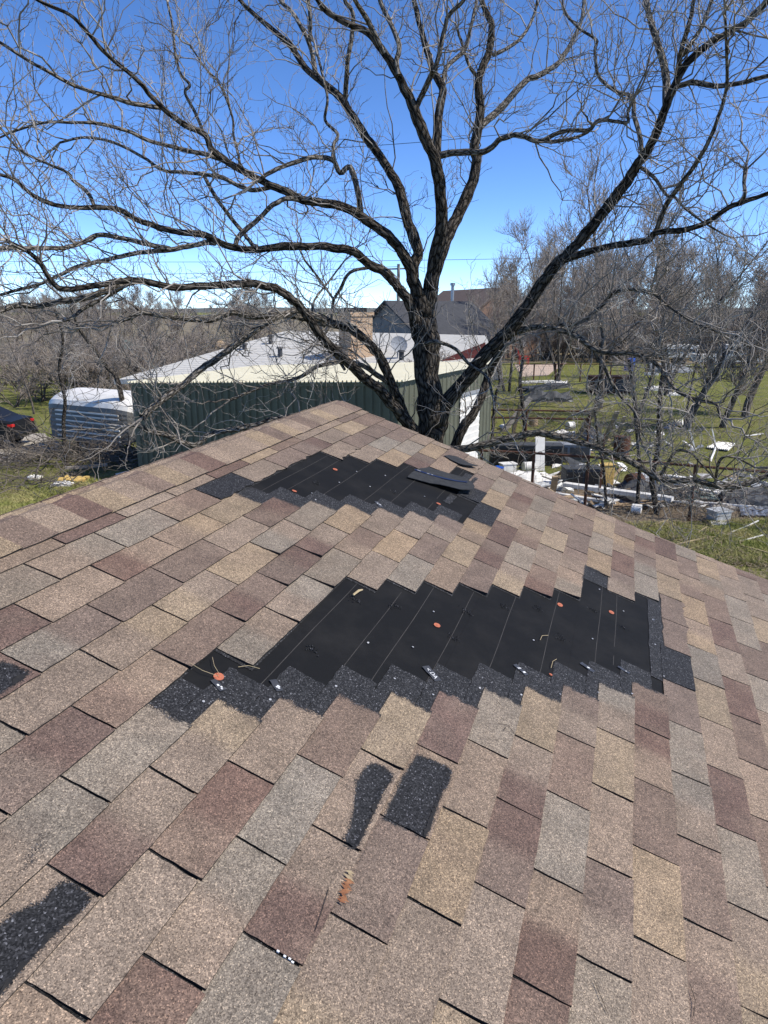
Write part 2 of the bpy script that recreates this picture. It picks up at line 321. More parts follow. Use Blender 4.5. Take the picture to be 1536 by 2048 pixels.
def tab(r, n, rng):
    u0, u1 = n + DST * r, n + 1 + DST * r
    code = TABS.get((r, n))
    if code is None:
        c = rng.choices('BTGRM', (38, 15, 16, 12, 19))[0]; code = c * 2 if rng.random() < .7 else c + rng.choices('BTGRM', (38, 15, 16, 12, 19))[0]
    g0, g1 = rng.uniform(.007, .014), rng.uniform(.007, .014)
    if (r, n) in CUT and CUT[(r, n)]: u0, u1 = CUT[(r, n)]
    a, b = u0 + g0, u1 - g1
    v0, v1 = r - .05, r + 1
    if v1 <= RIDGE_V + .3 or a > RAKE_U or b < BACK_U: return
    b = min(b, RAKE_U); v0 = max(v0, RIDGE_V)
    if b - a < .05: return
    near = -2.5 < u0 < 4 and -9 < r < 8 or (r, n + 1) in REMOVED
    busy = any(min(q[0] for q in p) < b + .2 and max(q[0] for q in p) > a - .2 and min(q[1] for q in p) < v1 + .3 and max(q[1] for q in p) > v0 - .3 for p in BARE)
    nu, nv = (26, 12) if busy else ((22, 7) if (r, n + 1) in REMOVED else ((14, 6) if near else (8, 3)))
    torn = (r, n) in {(-11, 10), (-11, 11), (-11, 9), (-5, 12), (5, 4), (5, 5), (-10, 12)}
    c0, c1 = PAL[code[0]], PAL[code[1]]
    tint = rng.uniform(.9, 1.1); warm = rng.uniform(-.03, .03)
    bo = rng.uniform(-.025, .025); skew = rng.uniform(-.012, .012)
    curl = max(0, rng.gauss(0, .0022)); curl2 = max(0, rng.gauss(0, .0016)); lift = rng.uniform(0, .001)
    seam = rng.uniform(.42, .58)
    # tabs along the torn edges stand up a little
    if (r, n) in {(-7, 7), (-7, 6), (-8, 7), (0, 6), (1, 6), (-2, 6), (-6, 6), (-6, 5)}: curl += .008
    if (r, n) in {(-7, 4), (-7, 5), (-6, 4)}: curl += .004
    idx = {}
    for i in range(nu + 1):
        t = i / nu; u = a + (b - a) * t
        cc0 = 0.5 + 0.5 * math.tanh((t - seam) * 14)
        for j in range(nv + 1):
            s = j / nv; v = v0 + (v1 - v0) * s
            vv = v + s * s * (bo + .05 * noise.noise((u * 7, r * 3.1, 4)) * (3.2 if torn and s > .9 else .35)); uu_ = u
            if i in (0, nu): uu_ += .006 * noise.noise((u * 3, v * 9, 9)) + skew * (s - .5) * (1 if i else -1)
            if (r, n) in ((5, 4), (5, 5)) and s < .5: vv = vv + (.5 - s) * (.28 + .25 * noise.noise((u * 4, 2, 7)))
            z = .0052 + .0037 * max(s, 0) + lift * s + curl * s ** 2 * (1 - t) ** 2 + curl2 * s ** 2 * t ** 2 + .0006 * noise.noise((u * 4, v * 3, r))
            w = wear_at(uu_, vv) if (near or busy or code[0] == 'K' or rng.random() > 2) else wear_at(uu_, vv)
            if (r, n + 1) in REMOVED or (r, n + 1) == (-3, 9): w += .85 * math.exp(-max(0, (b - uu_) - .012) / .075) * (.8 + .5 * noise.noise((vv * 4, uu_ * 6, 3)))
            if code[0] == 'K': w = 1.3
            elif w > .8: z -= .0024
            bl = .30 * max(-1, min(1, 1.6 * noise.noise((u * 2.3 + n, v * 1.1, r * 1.7)))); ob = PAL['B'] if bl > 0 else PAL['M']; br_ = 1 + .10 * noise.noise((u * 6, v * 2.2, 31)) 
            k = tuple(((c0[q] * (1 - cc0) + c1[q] * cc0) * (1 - abs(bl)) + ob[q] * abs(bl)) * tint * br_ * (1 + warm * (1 - q)) for q in range(3)) if code[0] != 'K' else c0
            idx[i, j] = TM.add(uu_, vv, z, k, w)
    for i in range(nu):
        for j in range(nv):
            TM.f.append((idx[i, j], idx[i, j + 1], idx[i + 1, j + 1], idx[i + 1, j])); TM.m.append(0)
    def skirt(lst):
        low = []
        for q in lst:
            p = Vector(TM.v[q]); uv_ = TM.uv[q]; TM.v.append(tuple(p - RN * .0085)); TM.uv.append(uv_); TM.col.append((.02, .02, .02)); TM.wear.append(0); low.append(len(TM.v) - 1)
        for x in range(len(lst) - 1):
            TM.f.append((lst[x], low[x], low[x + 1], lst[x + 1])); TM.m.append(1)
    skirt([idx[0, j] for j in range(nv + 1)]); skirt([idx[i, nv] for i in range(nu + 1)]); skirt([idx[nu, nv - j] for j in range(nv + 1)])
    # dark headlap of the course below showing through the cutout
    q = [TM.add(x, y, .0024, (.02, .02, .02), 0) for x, y in ((u0 - .03, v0), (u0 - .03, v1 + .02), (min(u1 + .02, RAKE_U), v1 + .02), (min(u1 + .02, RAKE_U), v0))]
    TM.f.append(tuple(q)); TM.m.append(2)
for r in range(-13, int(EAVE_V)):
    for n in range(int(BACK_U - DST * r) - 2, int(RAKE_U - DST * r) + 2):
        if (r, n) in REMOVED: continue
        if n + DST * r + 1 < BACK_U or n + DST * r > RAKE_U: continue
        tab(r, n, RNG)

# roof structure: deck slabs of both slopes, underlayment
deck = MB()
def deckslab(pts, th):
    deck.prism([Vector(p) for p in pts], RN * -th if False else Vector((0, 0, -th)))
e0, e1 = rp(BACK_U, EAVE_V, -.05), rp(RAKE_U - .1, EAVE_V, -.05); g0, g1 = rp(BACK_U, RIDGE_V, -.05), rp(RAKE_U - .1, RIDGE_V, -.05)
deckslab([e0, e1, g1, g0], .12)
RDH = Vector((RD.x, RD.y, 0)).normalized()
def mirror(p, q):   # the slope beyond the ridge
    d = (p - q).dot(RDH); return p - RDH * (2 * d) - Vector((0, 0, .17 * abs(d)))
h0, h1 = mirror(e0, g0), mirror(e1, g1)
deckslab([g0, g1, h1, h0], .12)
roof = deck.build('roof', M['trim'], house)
TM.build('shingles', [M['granule'], M['asphalt_edge'], M['headlap']], roof)
fe = TabMesh()
def sheet(T, u0, u1, v0, v1, z, nu, nv, m=0, col=(.02, .02, .02)):
    ix = {(i, j): T.add(u0 + (u1 - u0) * i / nu, v0 + (v1 - v0) * j / nv, z, col, 0) for i in range(nu + 1) for j in range(nv + 1)}
    for i in range(nu):
        for j in range(nv): T.f.append((ix[i, j], ix[i, j + 1], ix[i + 1, j + 1], ix[i + 1, j])); T.m.append(m)
sheet(fe, BACK_U, RAKE_U, RIDGE_V, EAVE_V, .0006, 54, 72)
# felt laps: one strip of felt laid over the next with a faint raised edge
sheet(fe, 2.6, 6.9, -.02, 1.56, .0010, 16, 4); sheet(fe, 2.6, 5.83, -1.2, 1.66, .0015, 14, 6)
sheet(fe, 4.2, 8.6, 2.0, 4.57, .0012, 16, 5)
for v in (-4.62, -3.38, -2.62, -1.44, -.13, 1.22, 2.77, 3.35, -9.05, -8.0, -6.72, -5.92, -4.6, -9.6):
    u0 = DST * v + (3.2 if v > -5 and v != -4.6 else 9.1); u1 = u0 + 3.2
    zz = .0019 if -1.2 < v < 1.6 else .0016
    for i in range(12):   # drawn line, worn away here and there
        if RNG.random() < .08: continue
        q = [fe.add(u0 + (u1 - u0) * x / 12, v + dv + .01 * math.sin(x * .7 + v), zz, (.1, .1, .1), 0) for x, dv in ((i, 0), (i, .019), (i + 1, .019), (i + 1, 0))]
        fe.f.append(tuple(q)); fe.m.append(1)
fe.build('underlayment', [M['felt'], M['felt_line']], roof)
# headlaps of the courses below the torn patches: dark granule blocks in steps
hb = TabMesh()
def block(u0, u1, v0, v1, z=.0030, seed=0, ragged=.03):
    nu, nv = 14, 8; ix = {}
    for i in range(nu + 1):
        for j in range(nv + 1):
            u = u0 + (u1 - u0) * i / nu; v = v0 + (v1 - v0) * j / nv
            if i == nu: u += ragged * noise.noise((v * 5, seed, 1))
            if j in (0, nv): v += ragged * 1.5 * noise.noise((u * 9, seed, 3 + j))
            ix[i, j] = hb.add(u, v, z + .0012 * noise.noise((u * 6, v * 4, seed)), (.02, .02, .02), 0)
    for i in range(nu):
        for j in range(nv): hb.f.append((ix[i, j], ix[i, j + 1], ix[i + 1, j + 1], ix[i + 1, j])); hb.m.append(0)
    for lst in ([ix[nu, j] for j in range(nv, -1, -1)], [ix[i, 0] for i in range(nu, -1, -1)], [ix[i, nv] for i in range(nu + 1)]):
        low = []
        for q in lst:
            hb.v.append(tuple(Vector(hb.v[q]) - RN * .0026)); hb.uv.append(hb.uv[q]); hb.col.append((0, 0, 0)); hb.wear.append(0); low.append(len(hb.v) - 1)
        for x in range(len(lst) - 1): hb.f.append((lst[x], low[x], low[x + 1], lst[x + 1])); hb.m.append(1)
for k in range(-6, 5):
    block(DST * k + 3 - .45, DST * k + 3 + .43, k - .42 if k > -6 else -6.03, k + .57, .0028 + .0002 * (k % 3), k)
block(5.1, 7.78, 4.55, 5.5, .0034, 3, .04); block(5.15, 6.3, 5.3, 6.03, .0038, 5)
block(7.36, 7.98, 1.98, 3.0, .0034, 6)
hb.build('headlap', [M['headlap'], M['asphalt_edge']], roof); hb = TabMesh()
for k in range(-10, -3):
    block(DST * k + 9 - .45, DST * k + 9 + .41, k - .32 if k > -10 else -10.0, k + .72, .0028 + .0002 * (k % 3), k + 40)
block(8.5, 9.3, -4.02, -2.95, .0034, 8); block(9.35, 10.02, -4.42, -3.9, .0036, 9)
block(7.9, 8.43, -4.29, -3.98, .0034, 12, .05)
hb.build('headlap', [M['headlap'], M['asphalt_edge']], roof)

# ridge caps
CAPC = 'M M T R B G B B T R M B T M B R B T M B B R T B M'.split()
rc = TabMesh()
ncap = 0; u = RAKE_U + .01; k = 0
def ridge_pt(u, s, z):
    # s from -1 (far slope) through 0 (ridge) to 1 (near slope edge at course -11.42)
    top = rp(u, RIDGE_V, 0); bend = max(0, 1 - (abs(s) / .22) ** 2) if abs(s) < .22 else 0
    p = rp(u, RIDGE_V + 1.53 * abs(s), 0); n = RN
    if s < 0:
        p = mirror(p, top); n = Vector((-RN.x, -RN.y, RN.z))
    return p + n * z - Vector((0, 0, 1)) * bend * .012
us = [RAKE_U + .012]
steps = [.62, .55, .5, .48, .52, .45, .5, .46, .44, .48, .45, .5]
rr = random.Random(5); 
order = 'M B B T B M B T M T B B B R B T M B T R B M T B R M B T G M B R M T B M R B G T B M B R T M B R B'.split()
ci = 0
while u > BACK_U:
    st = rr.uniform(.4, .5); u2 = u - st; c = PAL[order[ci % len(order)]]; ci += 1; tn = rr.uniform(.92, 1.1)
    zl, zh = .013, .0165; js = rr.uniform(-.012, .012); ix = {}; NS = 18
    for i in range(3):
        uu_ = u + (u2 - .03 - u) * i / 2
        for j in range(NS + 1):
            s = -1 + 2 * j / NS
            p = ridge_pt(uu_, s * (1 + js + .012 * noise.noise((uu_ * 4, s, 2))), zh - (zh - zl) * i * .5 + .0015 * noise.noise((uu_ * 3, s * 3, 5)))
            rc.v.append(tuple(p)); rc.uv.append((uu_ * ROOF_L, (RIDGE_V + 1.53 * s) * WROW * ROOF_L)); rc.col.append(tuple(x * tn for x in c)); rc.wear.append(0); ix[i, j] = len(rc.v) - 1
    for i in range(2):
        for j in range(NS): rc.f.append((ix[i, j], ix[i, j + 1], ix[i + 1, j + 1], ix[i + 1, j])); rc.m.append(0)
    for lst in ([ix[i, NS] for i in range(3)], [ix[0, j] for j in range(NS + 1)], [ix[i, 0] for i in range(3)]):
        low = []
        for q in lst:
            rc.v.append(tuple(Vector(rc.v[q]) - RN * .007)); rc.uv.append(rc.uv[q]); rc.col.append((0, 0, 0)); rc.wear.append(0); low.append(len(rc.v) - 1)
        for x in range(len(lst) - 1): rc.f.append((lst[x], low[x], low[x + 1], lst[x + 1])); rc.m.append(1)
    u = u2
rc.build('ridge_cap', [M['granule'], M['asphalt_edge']], roof)
# ragged torn rims of the bare spots, the ledge's shadow painted as black strips
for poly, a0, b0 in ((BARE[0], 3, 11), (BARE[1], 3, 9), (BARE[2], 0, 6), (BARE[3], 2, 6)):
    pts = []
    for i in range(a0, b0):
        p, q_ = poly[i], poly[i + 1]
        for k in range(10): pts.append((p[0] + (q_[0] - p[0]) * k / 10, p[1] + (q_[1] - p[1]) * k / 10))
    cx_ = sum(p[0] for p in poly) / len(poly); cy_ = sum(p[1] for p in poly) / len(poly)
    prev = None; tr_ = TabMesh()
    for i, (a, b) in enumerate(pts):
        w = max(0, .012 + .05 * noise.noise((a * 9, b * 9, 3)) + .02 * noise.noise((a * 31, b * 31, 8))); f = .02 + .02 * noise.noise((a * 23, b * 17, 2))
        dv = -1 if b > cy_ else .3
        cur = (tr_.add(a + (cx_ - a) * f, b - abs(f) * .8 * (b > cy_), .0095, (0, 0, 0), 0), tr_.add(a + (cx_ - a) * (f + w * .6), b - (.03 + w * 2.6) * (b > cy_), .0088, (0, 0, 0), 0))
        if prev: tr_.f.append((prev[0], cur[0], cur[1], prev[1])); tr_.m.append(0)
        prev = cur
    tr_.build('torn_rim_shadow', [M['asphalt_edge']], roof)
# plain far slope skin
fs = TabMesh(); NU = 60; NV = 30; ix = {}
for i in range(NU + 1):
    for j in range(NV + 1):
        p = rp(BACK_U + (RAKE_U - BACK_U) * i / NU, RIDGE_V + (EAVE_V - RIDGE_V) * j / NV, .006)
        q = rp(BACK_U + (RAKE_U - BACK_U) * i / NU, RIDGE_V, 0)
        p = mirror(p, q); fs.v.append(tuple(p)); fs.uv.append((i * .14, j * .15)); fs.col.append(PAL['B']); fs.wear.append(0); ix[i, j] = len(fs.v) - 1
for i in range(NU):
    for j in range(NV): fs.f.append((ix[i, j], ix[i + 1, j], ix[i + 1, j + 1], ix[i, j + 1])); fs.m.append(0)
fs.build('far_slope_shingles', [M['granule']], roof)
# rake drip edge and fascia
db = MB()
db.beam(rp(RAKE_U - .05, RIDGE_V, -.045), rp(RAKE_U - .05, EAVE_V, -.045), .016, .05, up=RN)
db.beam(mirror(rp(RAKE_U - .05, EAVE_V, -.045), rp(RAKE_U - .05, RIDGE_V, 0)), rp(RAKE_U - .05, RIDGE_V, -.045), .016, .05, up=Vector((-RN.x, -RN.y, RN.z)))
db.build('drip_edge', M['trim'], roof)
wl = MB()
gi = [rp(RAKE_U - 1.2, EAVE_V - 3, -.2), rp(RAKE_U - 1.2, RIDGE_V, -.25)]; gi.append(mirror(gi[0], gi[1]))
gj = [rp(BACK_U + 1.2, EAVE_V - 3, -.2), rp(BACK_U + 1.2, RIDGE_V, -.25)]; gj.append(mirror(gj[0], gj[1]))
for g in (gi, gj):
    wl.prism([Vector((g[0].x, g[0].y, 0)), g[0], g[1], g[2], Vector((g[2].x, g[2].y, 0))], RA * .1)
for a, b in ((gi[0], gj[0]), (gi[2], gj[2])):
    wl.prism([Vector((a.x, a.y, 0)), Vector((b.x, b.y, 0)), b, a], RDH * .1)
wl.build('wall', M['brickwall'], house)

# fasteners in the torn patches
def disc(mb, u, v, z, rad, th, seg=18, tilt=0, m=0):
    c = rp(u, v, z); n = (RN + RA * tilt).normalized(); a = (RA - n * RA.dot(n)).normalized(); b = n.cross(a)
    ring = [c + (a * math.cos(q * 2 * math.pi / seg) + b * math.sin(q * 2 * math.pi / seg)) * rad for q in range(seg)]
    mb.prism(ring, n * th, m)
    return c, n, a, b
for u, v, s in ((3.76, -1.93, 1), (1.06, -5.42, 1.15), (5.96, 1.36, 1), (6.53, 3.18, 1), (7.11, -8.72, 1), (5.55, -8.83, .9), (7.68, -4.38, 1), (3.93, 1.54, .5)):
    q = MB(); c, n, a, b = disc(q, u, v, .003, .0128 * s, .0016, 20, RNG.uniform(-.25, .1)); 
    disc(q, u, v, .0045, .004, .001, 10)
    q.build('cap_nail', M['orange'], roof)
for u, v in ((2.7, -3.24), (3.05, -2.19), (4.03, -2.22), (.69, -5.23), (1.12, -4.19), (1.75, -3.22), (2.33, -2.16), (2.4, -1.15), (2.93, -.16), (4.55, .82), (5.37, 2.61), (6.77, 3.62), (6.1, 4.76), (7.19, 2.66), (3.2, .9), (3.6, 1.9), (4.05, 2.95), (4.4, 3.95), (5.25, 5.0),
             (7.04, -7.04), (6.63, -8.05), (7.44, -8.03), (7.86, -7.03), (7.71, -5.05), (5.75, -8.32), (5.58, -7.98), (.62, -1.4), (1.2, -.2), (.95, -.1), (.5, -1.25), (-1.55, -4.2), (-1.35, -4.4)):
    q = MB(); disc(q, u, v, .004, .0037, .0015, 10, RNG.uniform(-.3, .3)); q.build('nail', M['steel'], roof)
# smears of old sealant left on the felt
for i, (u, v) in enumerate(((3.41, -4.33), (3.71, -3.25), (2.11, -4.26), (3.67, -1.32), (4.44, -1.34), (5.51, .65), (6.31, 2.56), (6.18, 3.64), (4.96, 1.64), (5.07, -.35), (7.9, -9.1), (6.2, -8.6), (7.3, -6.1))):
    q = TabMesh(); rg = random.Random(i)
    for k in range(34):
        a, b = u + rg.gauss(0, .035), v + rg.gauss(0, .10); s = rg.uniform(.003, .010)
        ids = [q.add(a + s * math.cos(t) * rg.uniform(.5, 1.3), b + s * 3 * math.sin(t) * rg.uniform(.5, 1.3), .0032 + .002 * rg.random(), (0, 0, 0), 0) for t in (0, 1, 2, 3, 4, 5)]
        c = q.add(a, b, .008, (0, 0, 0), 0)
        for t in range(6): q.f.append((ids[t], ids[(t + 1) % 6], c)); q.m.append(0)
    q.build('sealant_smear', M['headlap'], roof)
# printed release film strips still stuck at the tab ends
def film(u, v, ang, ln, wd, text=None, marks=0, seed=0):
    d = RA * math.cos(ang) + RD * math.sin(ang); e = RN.cross(d); c = rp(u, v, .0045); q = MB(); rg = random.Random(seed); nS = 6
    def P(s, t, z=0): return c + d * (s * ln / 2) + e * (t * wd / 2) + RN * (.0005 + .0016 * math.sin(s * 2.5 + seed) ** 2 + z * .4)
    for i in range(nS):
        s0, s1 = -1 + 2 * i / nS, -1 + 2 * (i + 1) / nS
        q.face([P(s0, -1 + .1 * rg.random()), P(s1, -1 + .1 * rg.random()), P(s1, 1), P(s0, 1)], 0)
    for i in range(marks):
        s = rg.uniform(-.7, .6); t = rg.uniform(-.5, .4)
        q.face([P(s, t, .0012), P(s + .25, t - .1, .0012), P(s + .32, t + .45, .0012), P(s + .1, t + .5, .0012)], 1)
    if text:
        fc = bpy.data.curves.new('letters', 'FONT'); fc.body = text; fc.size = wd * .78; fc.align_x = 'CENTER'; fc.align_y = 'CENTER'
        fo = bpy.data.objects.new('letters', fc); COL.objects.link(fo); dg = bpy.context.evaluated_depsgraph_get(); dg.update()
        tm = bpy.data.meshes.new_from_object(fo.evaluated_get(dg)); n0 = len(q.v)
        for vv in tm.vertices:
            s, t = vv.co.x / (ln / 2), vv.co.y / (wd / 2); q.v.append(tuple(P(s, t, .0014)))
        for p in tm.polygons: q.f.append(tuple(n0 + x for x in p.vertices)); q.m.append(1)
        bpy.data.objects.remove(fo); bpy.data.curves.remove(fc); bpy.data.meshes.remove(tm)
    q.build('release_film', [M['film'], M['white_ink']], roof)
film(2.74, -1.42, 2.2, .075, .03, '< DA', 0, 1)
film(.95, -5.28, 2.0, .05, .018, None, 4, 2); film(1.33, -4.31, 2.2, .05, .022, None, 4, 3); film(3.7, .7, 2.1, .06, .02, None, 4, 4)
film(4.52, 2.55, 2.0, .06, .022, None, 2, 5); film(4.9, 3.67, 1.9, .05, .016, None, 1, 6); film(6.47, -6.16, 2.3, .06, .022, None, 3, 7)
film(6.95, 4.75, .3, .03, .012, None, 1, 8)

# torn pieces lying loose
def flap(name, poly, lift, label, extra=None):
    # poly in course coordinates, lift per vertex; fan-subdivided into a bent sheet with thickness
    pts = [rp(a, b, z) for (a, b), z in zip(poly, lift)]; c = sum(pts, Vector()) / len(pts); q = MB(); n = len(pts)
    fine = []
    for i in range(n):
        a, b = pts[i], pts[(i + 1) % n]
        for k in range(5):
            p = a.lerp(b, k / 5); fine.append(p + RA * .004 * noise.noise(p * 30) + RD * .004 * noise.noise(p * 31 + Vector((5, 0, 0))))
    m = len(fine); mid = [p.lerp(c, .5) + RN * .002 * noise.noise(p * 20) for p in fine]
    for i in range(m):
        j = (i + 1) % m
        q.face([fine[i], fine[j], mid[j], mid[i]], 0); q.face([mid[i], mid[j], c], 0)
        q.face([fine[j] - RN * .0035, fine[i] - RN * .0035, mid[i] - RN * .0035, mid[j] - RN * .0035], 0); q.face([mid[j] - RN * .0035, mid[i] - RN * .0035, c - RN * .0035], 0)
        q.face([fine[i], fine[i] - RN * .0035, fine[j] - RN * .0035, fine[j]], 0)
    return q
root = empty('torn_shingle', rp(8.8, -5, 0), 'loose torn shingle lying face down across the upper black patch, lower corner curled up', 'torn shingle')
q = flap('f', [(8.21, -6.26), (8.55, -6.3), (8.9, -6.28), (9.24, -5.95), (9.36, -5.1), (9.44, -4.16), (9.2, -3.75), (9.0, -3.55), (8.78, -3.5), (8.58, -3.9), (8.5, -4.4), (8.45, -4.9), (8.38, -5.26), (8.3, -5.8)],
         [.012, .011, .010, .013, .018, .028, .04, .045, .046, .04, .034, .026, .017, .014], '')
q.build('torn_sheet', M['shingle_back'], root)
q = MB(); st = [(8.75, -6.31, .015), (8.78, -5.9, .018), (8.8, -5.55, .021), (8.83, -5.2, .025), (8.86, -4.88, .03), (8.95, -4.4, .036), (9.09, -3.96, .042)]
for i in range(len(st) - 1):
    a, b = st[i], st[i + 1]; q.face([rp(a[0] - .03, a[1], a[2]), rp(b[0] - .03, b[1], b[2]), rp(b[0] + .03, b[1], b[2] + .001), rp(a[0] + .03, a[1], a[2] + .001)], 0)
    for kk in range(2):
        t = RNG.random(); p = rp(a[0] + (b[0] - a[0]) * t, a[1] + (b[1] - a[1]) * t, a[2] + .003)
        if i < 3: q.face([p, p + RD * .009, p + RD * .008 + RA * .005, p + RA * .004], 1)
q.build('sealant_strip', [M['navy'], M['white_ink']], root)
q = flap('f2', [(10.42, -5.89), (10.6, -5.7), (10.69, -5.37), (10.64, -4.9), (10.58, -4.62), (10.55, -4.12), (10.38, -4.35), (10.25, -4.7), (10.22, -4.99), (10.3, -5.5)], [.012, .014, .016, .018, .02, .03, .03, .026, .022, .016], '')
single('torn_shingle', q, M['shingle_back'], 'small dark torn shingle flap lifted near the roof rake edge below the tree trunk', 'torn shingle')

# small litter on the roof
M['leaf'] = mat('dry_leaf', (.26, .10, .045), .7, (.36, .17, .08), 60)
M['straw'] = mat('straw', (.5, .4, .22), .8, (.4, .3, .18), 30)
M['twigm'] = mat('twig_litter', (.05, .035, .025), .9, (.1, .075, .05), 30)
q = MB(); rg = random.Random(3)
for i in range(12):
    t = i / 11; u, v = -.1 - .24 * t, -1.0 + .07 * t + rg.uniform(-.03, .03); p = rp(u, v, .014); a = rg.uniform(-.5, .5)
    d = (RD * math.cos(a) + RA * math.sin(a)); e = RN.cross(d); l = rg.uniform(.008, .016)
    q.face([p - d * l, p + e * .003 + RN * .003, p + d * l + RN * rg.uniform(0, .006), p - e * .003], 0 if i > 2 else 1)
q.tube([rp(-.1, -1.0, .012), rp(-.2, -.97, .014), rp(-.33, -.94, .012)], .001, 5, 1)
single('dry_leaf', q, [M['leaf'], M['straw']], 'rust coloured dried leaf sprig on the shingles below the two bare black spots', 'leaf')
def litter(pts, rad, label, m='twigm', cat='twig', name='fallen_twig', grp=None):
    q = MB()
    for line in pts: q.tube([rp(*p) for p in line], rad, 5)
    return single(name, q, M[m], label, cat, grp)
litter([[(1.06, -5.42, .012), (1.12, -5.65, .014), (1.22, -5.85, .012)], [(1.03, -5.4, .012), (.98, -5.75, .016), (1.0, -6.1, .013)]], .0008, 'forked pale twig lying across the lower left orange cap of the middle black patch', 'straw')
litter([[(1.28, -5.25, .01), (1.36, -5.1, .012), (1.4, -4.85, .012)]], .0008, 'short curved twig on black felt right of the lower left orange cap', 'straw')
litter([[(4.6, 1.0, .01), (4.72, 1.02, .013), (4.82, 1.2, .011)]], .001, 'short pale stem on the black felt right of the middle patch centre', 'straw')
litter([[(4.05, 1.5, .009), (4.2, 1.5, .013), (4.32, 1.6, .01)]], .001, 'pale stem lying along the felt lap in the middle black patch', 'straw')
litter([[(2.45, .55, .012), (2.5, .78, .013), (2.42, .98, .013)], [(2.46, .75, .013), (2.38, .72, .013)]], .0008, 'tiny dark forked twig on a grey shingle below the middle black patch')
litter([[(2.82, .35, .012), (2.76, .5, .013)]], .0008, 'tiny dark twig on a grey tab touching the lower black steps')
litter([[(.15, 3.35, .012), (.05, 3.48, .014), (-.03, 3.6, .012)]], .0007, 'thin dark twig on a tan shingle at lower right of the roof')
litter([[(.55, 5.05, .013), (.42, 5.12, .015), (.3, 5.08, .012)]], .0008, 'curved dark twig on the shingle seam near the right edge of the photo')
litter([[(-.3, -1.2, .012), (-.5, -1.12, .013), (-.62, -1.08, .012)]], .0007, 'hair-thin dark stem beside the rust leaf sprig')
q = MB(); q.tube([rp(3.44, -4.42, .012), rp(3.55, -4.36, .02), rp(3.66, -4.32, .012)], [.004, .005, .003], 6)
single('bark_chip', q, M['straw'], 'small pale wood chip on a tar smear high in the middle black patch', 'wood chip')
q = MB()
for u, v in ((-.87, -1.42), (-.875, -1.3), (-.872, -1.22), (-.88, -1.16)):
    q.box(rp(u, v, .009), RA * .0018, RD * .0026, RN * .0016)
single('sealant_crumb', q, M['white_ink'], 'row of white sealant crumbs in a cutout near the bottom of the roof', 'crumbs')

# ================================================================== the big bare tree
def tubes_mesh(name, lines, k=4, smooth=True, uvscale=1.0, rough=0.0):
    """many tapering tubes in one mesh: lines = [(points Nx3, radii N)]"""
    V = []; FA = []; BK = []; off = 0; ang = np.arange(k) * 2 * np.pi / k; ca, sa = np.cos(ang), np.sin(ang)
    jj = np.arange(k); j2 = (jj + 1) % k
    for P, R in lines:
        P = np.asarray(P, float); R = np.asarray(R, float); n = len(P)
        T = np.empty_like(P); T[1:-1] = P[2:] - P[:-2]; T[0] = P[1] - P[0]; T[-1] = P[-1] - P[-2]
        T /= np.linalg.norm(T, axis=1)[:, None] + 1e-12
        ref = np.array([.31, .22, .93]) if abs(T[0] @ np.array([.31, .22, .93])) < .9 else np.array([1., 0, 0])
        u = np.cross(T[0], ref); u /= np.linalg.norm(u); U = np.empty_like(P)
        for i in range(n):
            u = u - T[i] * (u @ T[i]); u /= np.linalg.norm(u) + 1e-12; U[i] = u
        Wv = np.cross(T, U)
        rad = R[:, None] * np.ones((1, k))
        ln = np.concatenate([[0], np.cumsum(np.linalg.norm(np.diff(P, axis=0), axis=1))])
        if rough:
            for i in range(n):
                for j in range(k):
                    q = P[i] + (U[i] * ca[j] + Wv[i] * sa[j]) * R[i]
                    rid = noise.noise((ca[j] * 5.5, sa[j] * 5.5, ln[i] * 2.2)) + .6 * noise.noise((ca[j] * 12, sa[j] * 12, ln[i] * 6))
                    rad[i, j] *= 1 + rough * rid
        ring = P[:, None, :] + (U[:, None, :] * ca[None, :, None] + Wv[:, None, :] * sa[None, :, None]) * rad[:, :, None]
        V.append(ring.reshape(-1, 3))
        if k > 6:
            rm = R[:, None] * 1.0; BK.append(np.stack([ca[None, :] * rm, sa[None, :] * rm, ln[:, None] + 0 * rad + off * .013], -1).reshape(-1, 3))
        i = np.arange(n - 1)[:, None] * k + off
        FA.append(np.stack([i + jj, i + j2, i + k + j2, i + k + jj], -1).reshape(-1, 4))
        off += n * k
    V = np.concatenate(V).astype(np.float32); FA = np.concatenate(FA).astype(np.int32)
    me = bpy.data.meshes.new(name); me.vertices.add(len(V)); me.vertices.foreach_set('co', V.ravel())
    me.loops.add(FA.size); me.loops.foreach_set('vertex_index', FA.ravel())
    me.polygons.add(len(FA)); me.polygons.foreach_set('loop_start', np.arange(len(FA), dtype=np.int32) * 4)
    me.polygons.foreach_set('use_smooth', np.ones(len(FA), dtype=bool) if smooth else np.zeros(len(FA), dtype=bool))
    if BK:
        a_ = me.attributes.new('bk', 'FLOAT_VECTOR', 'POINT'); a_.data.foreach_set('vector', np.concatenate(BK).astype(np.float32).ravel())
    me.update(calc_edges=True); return me

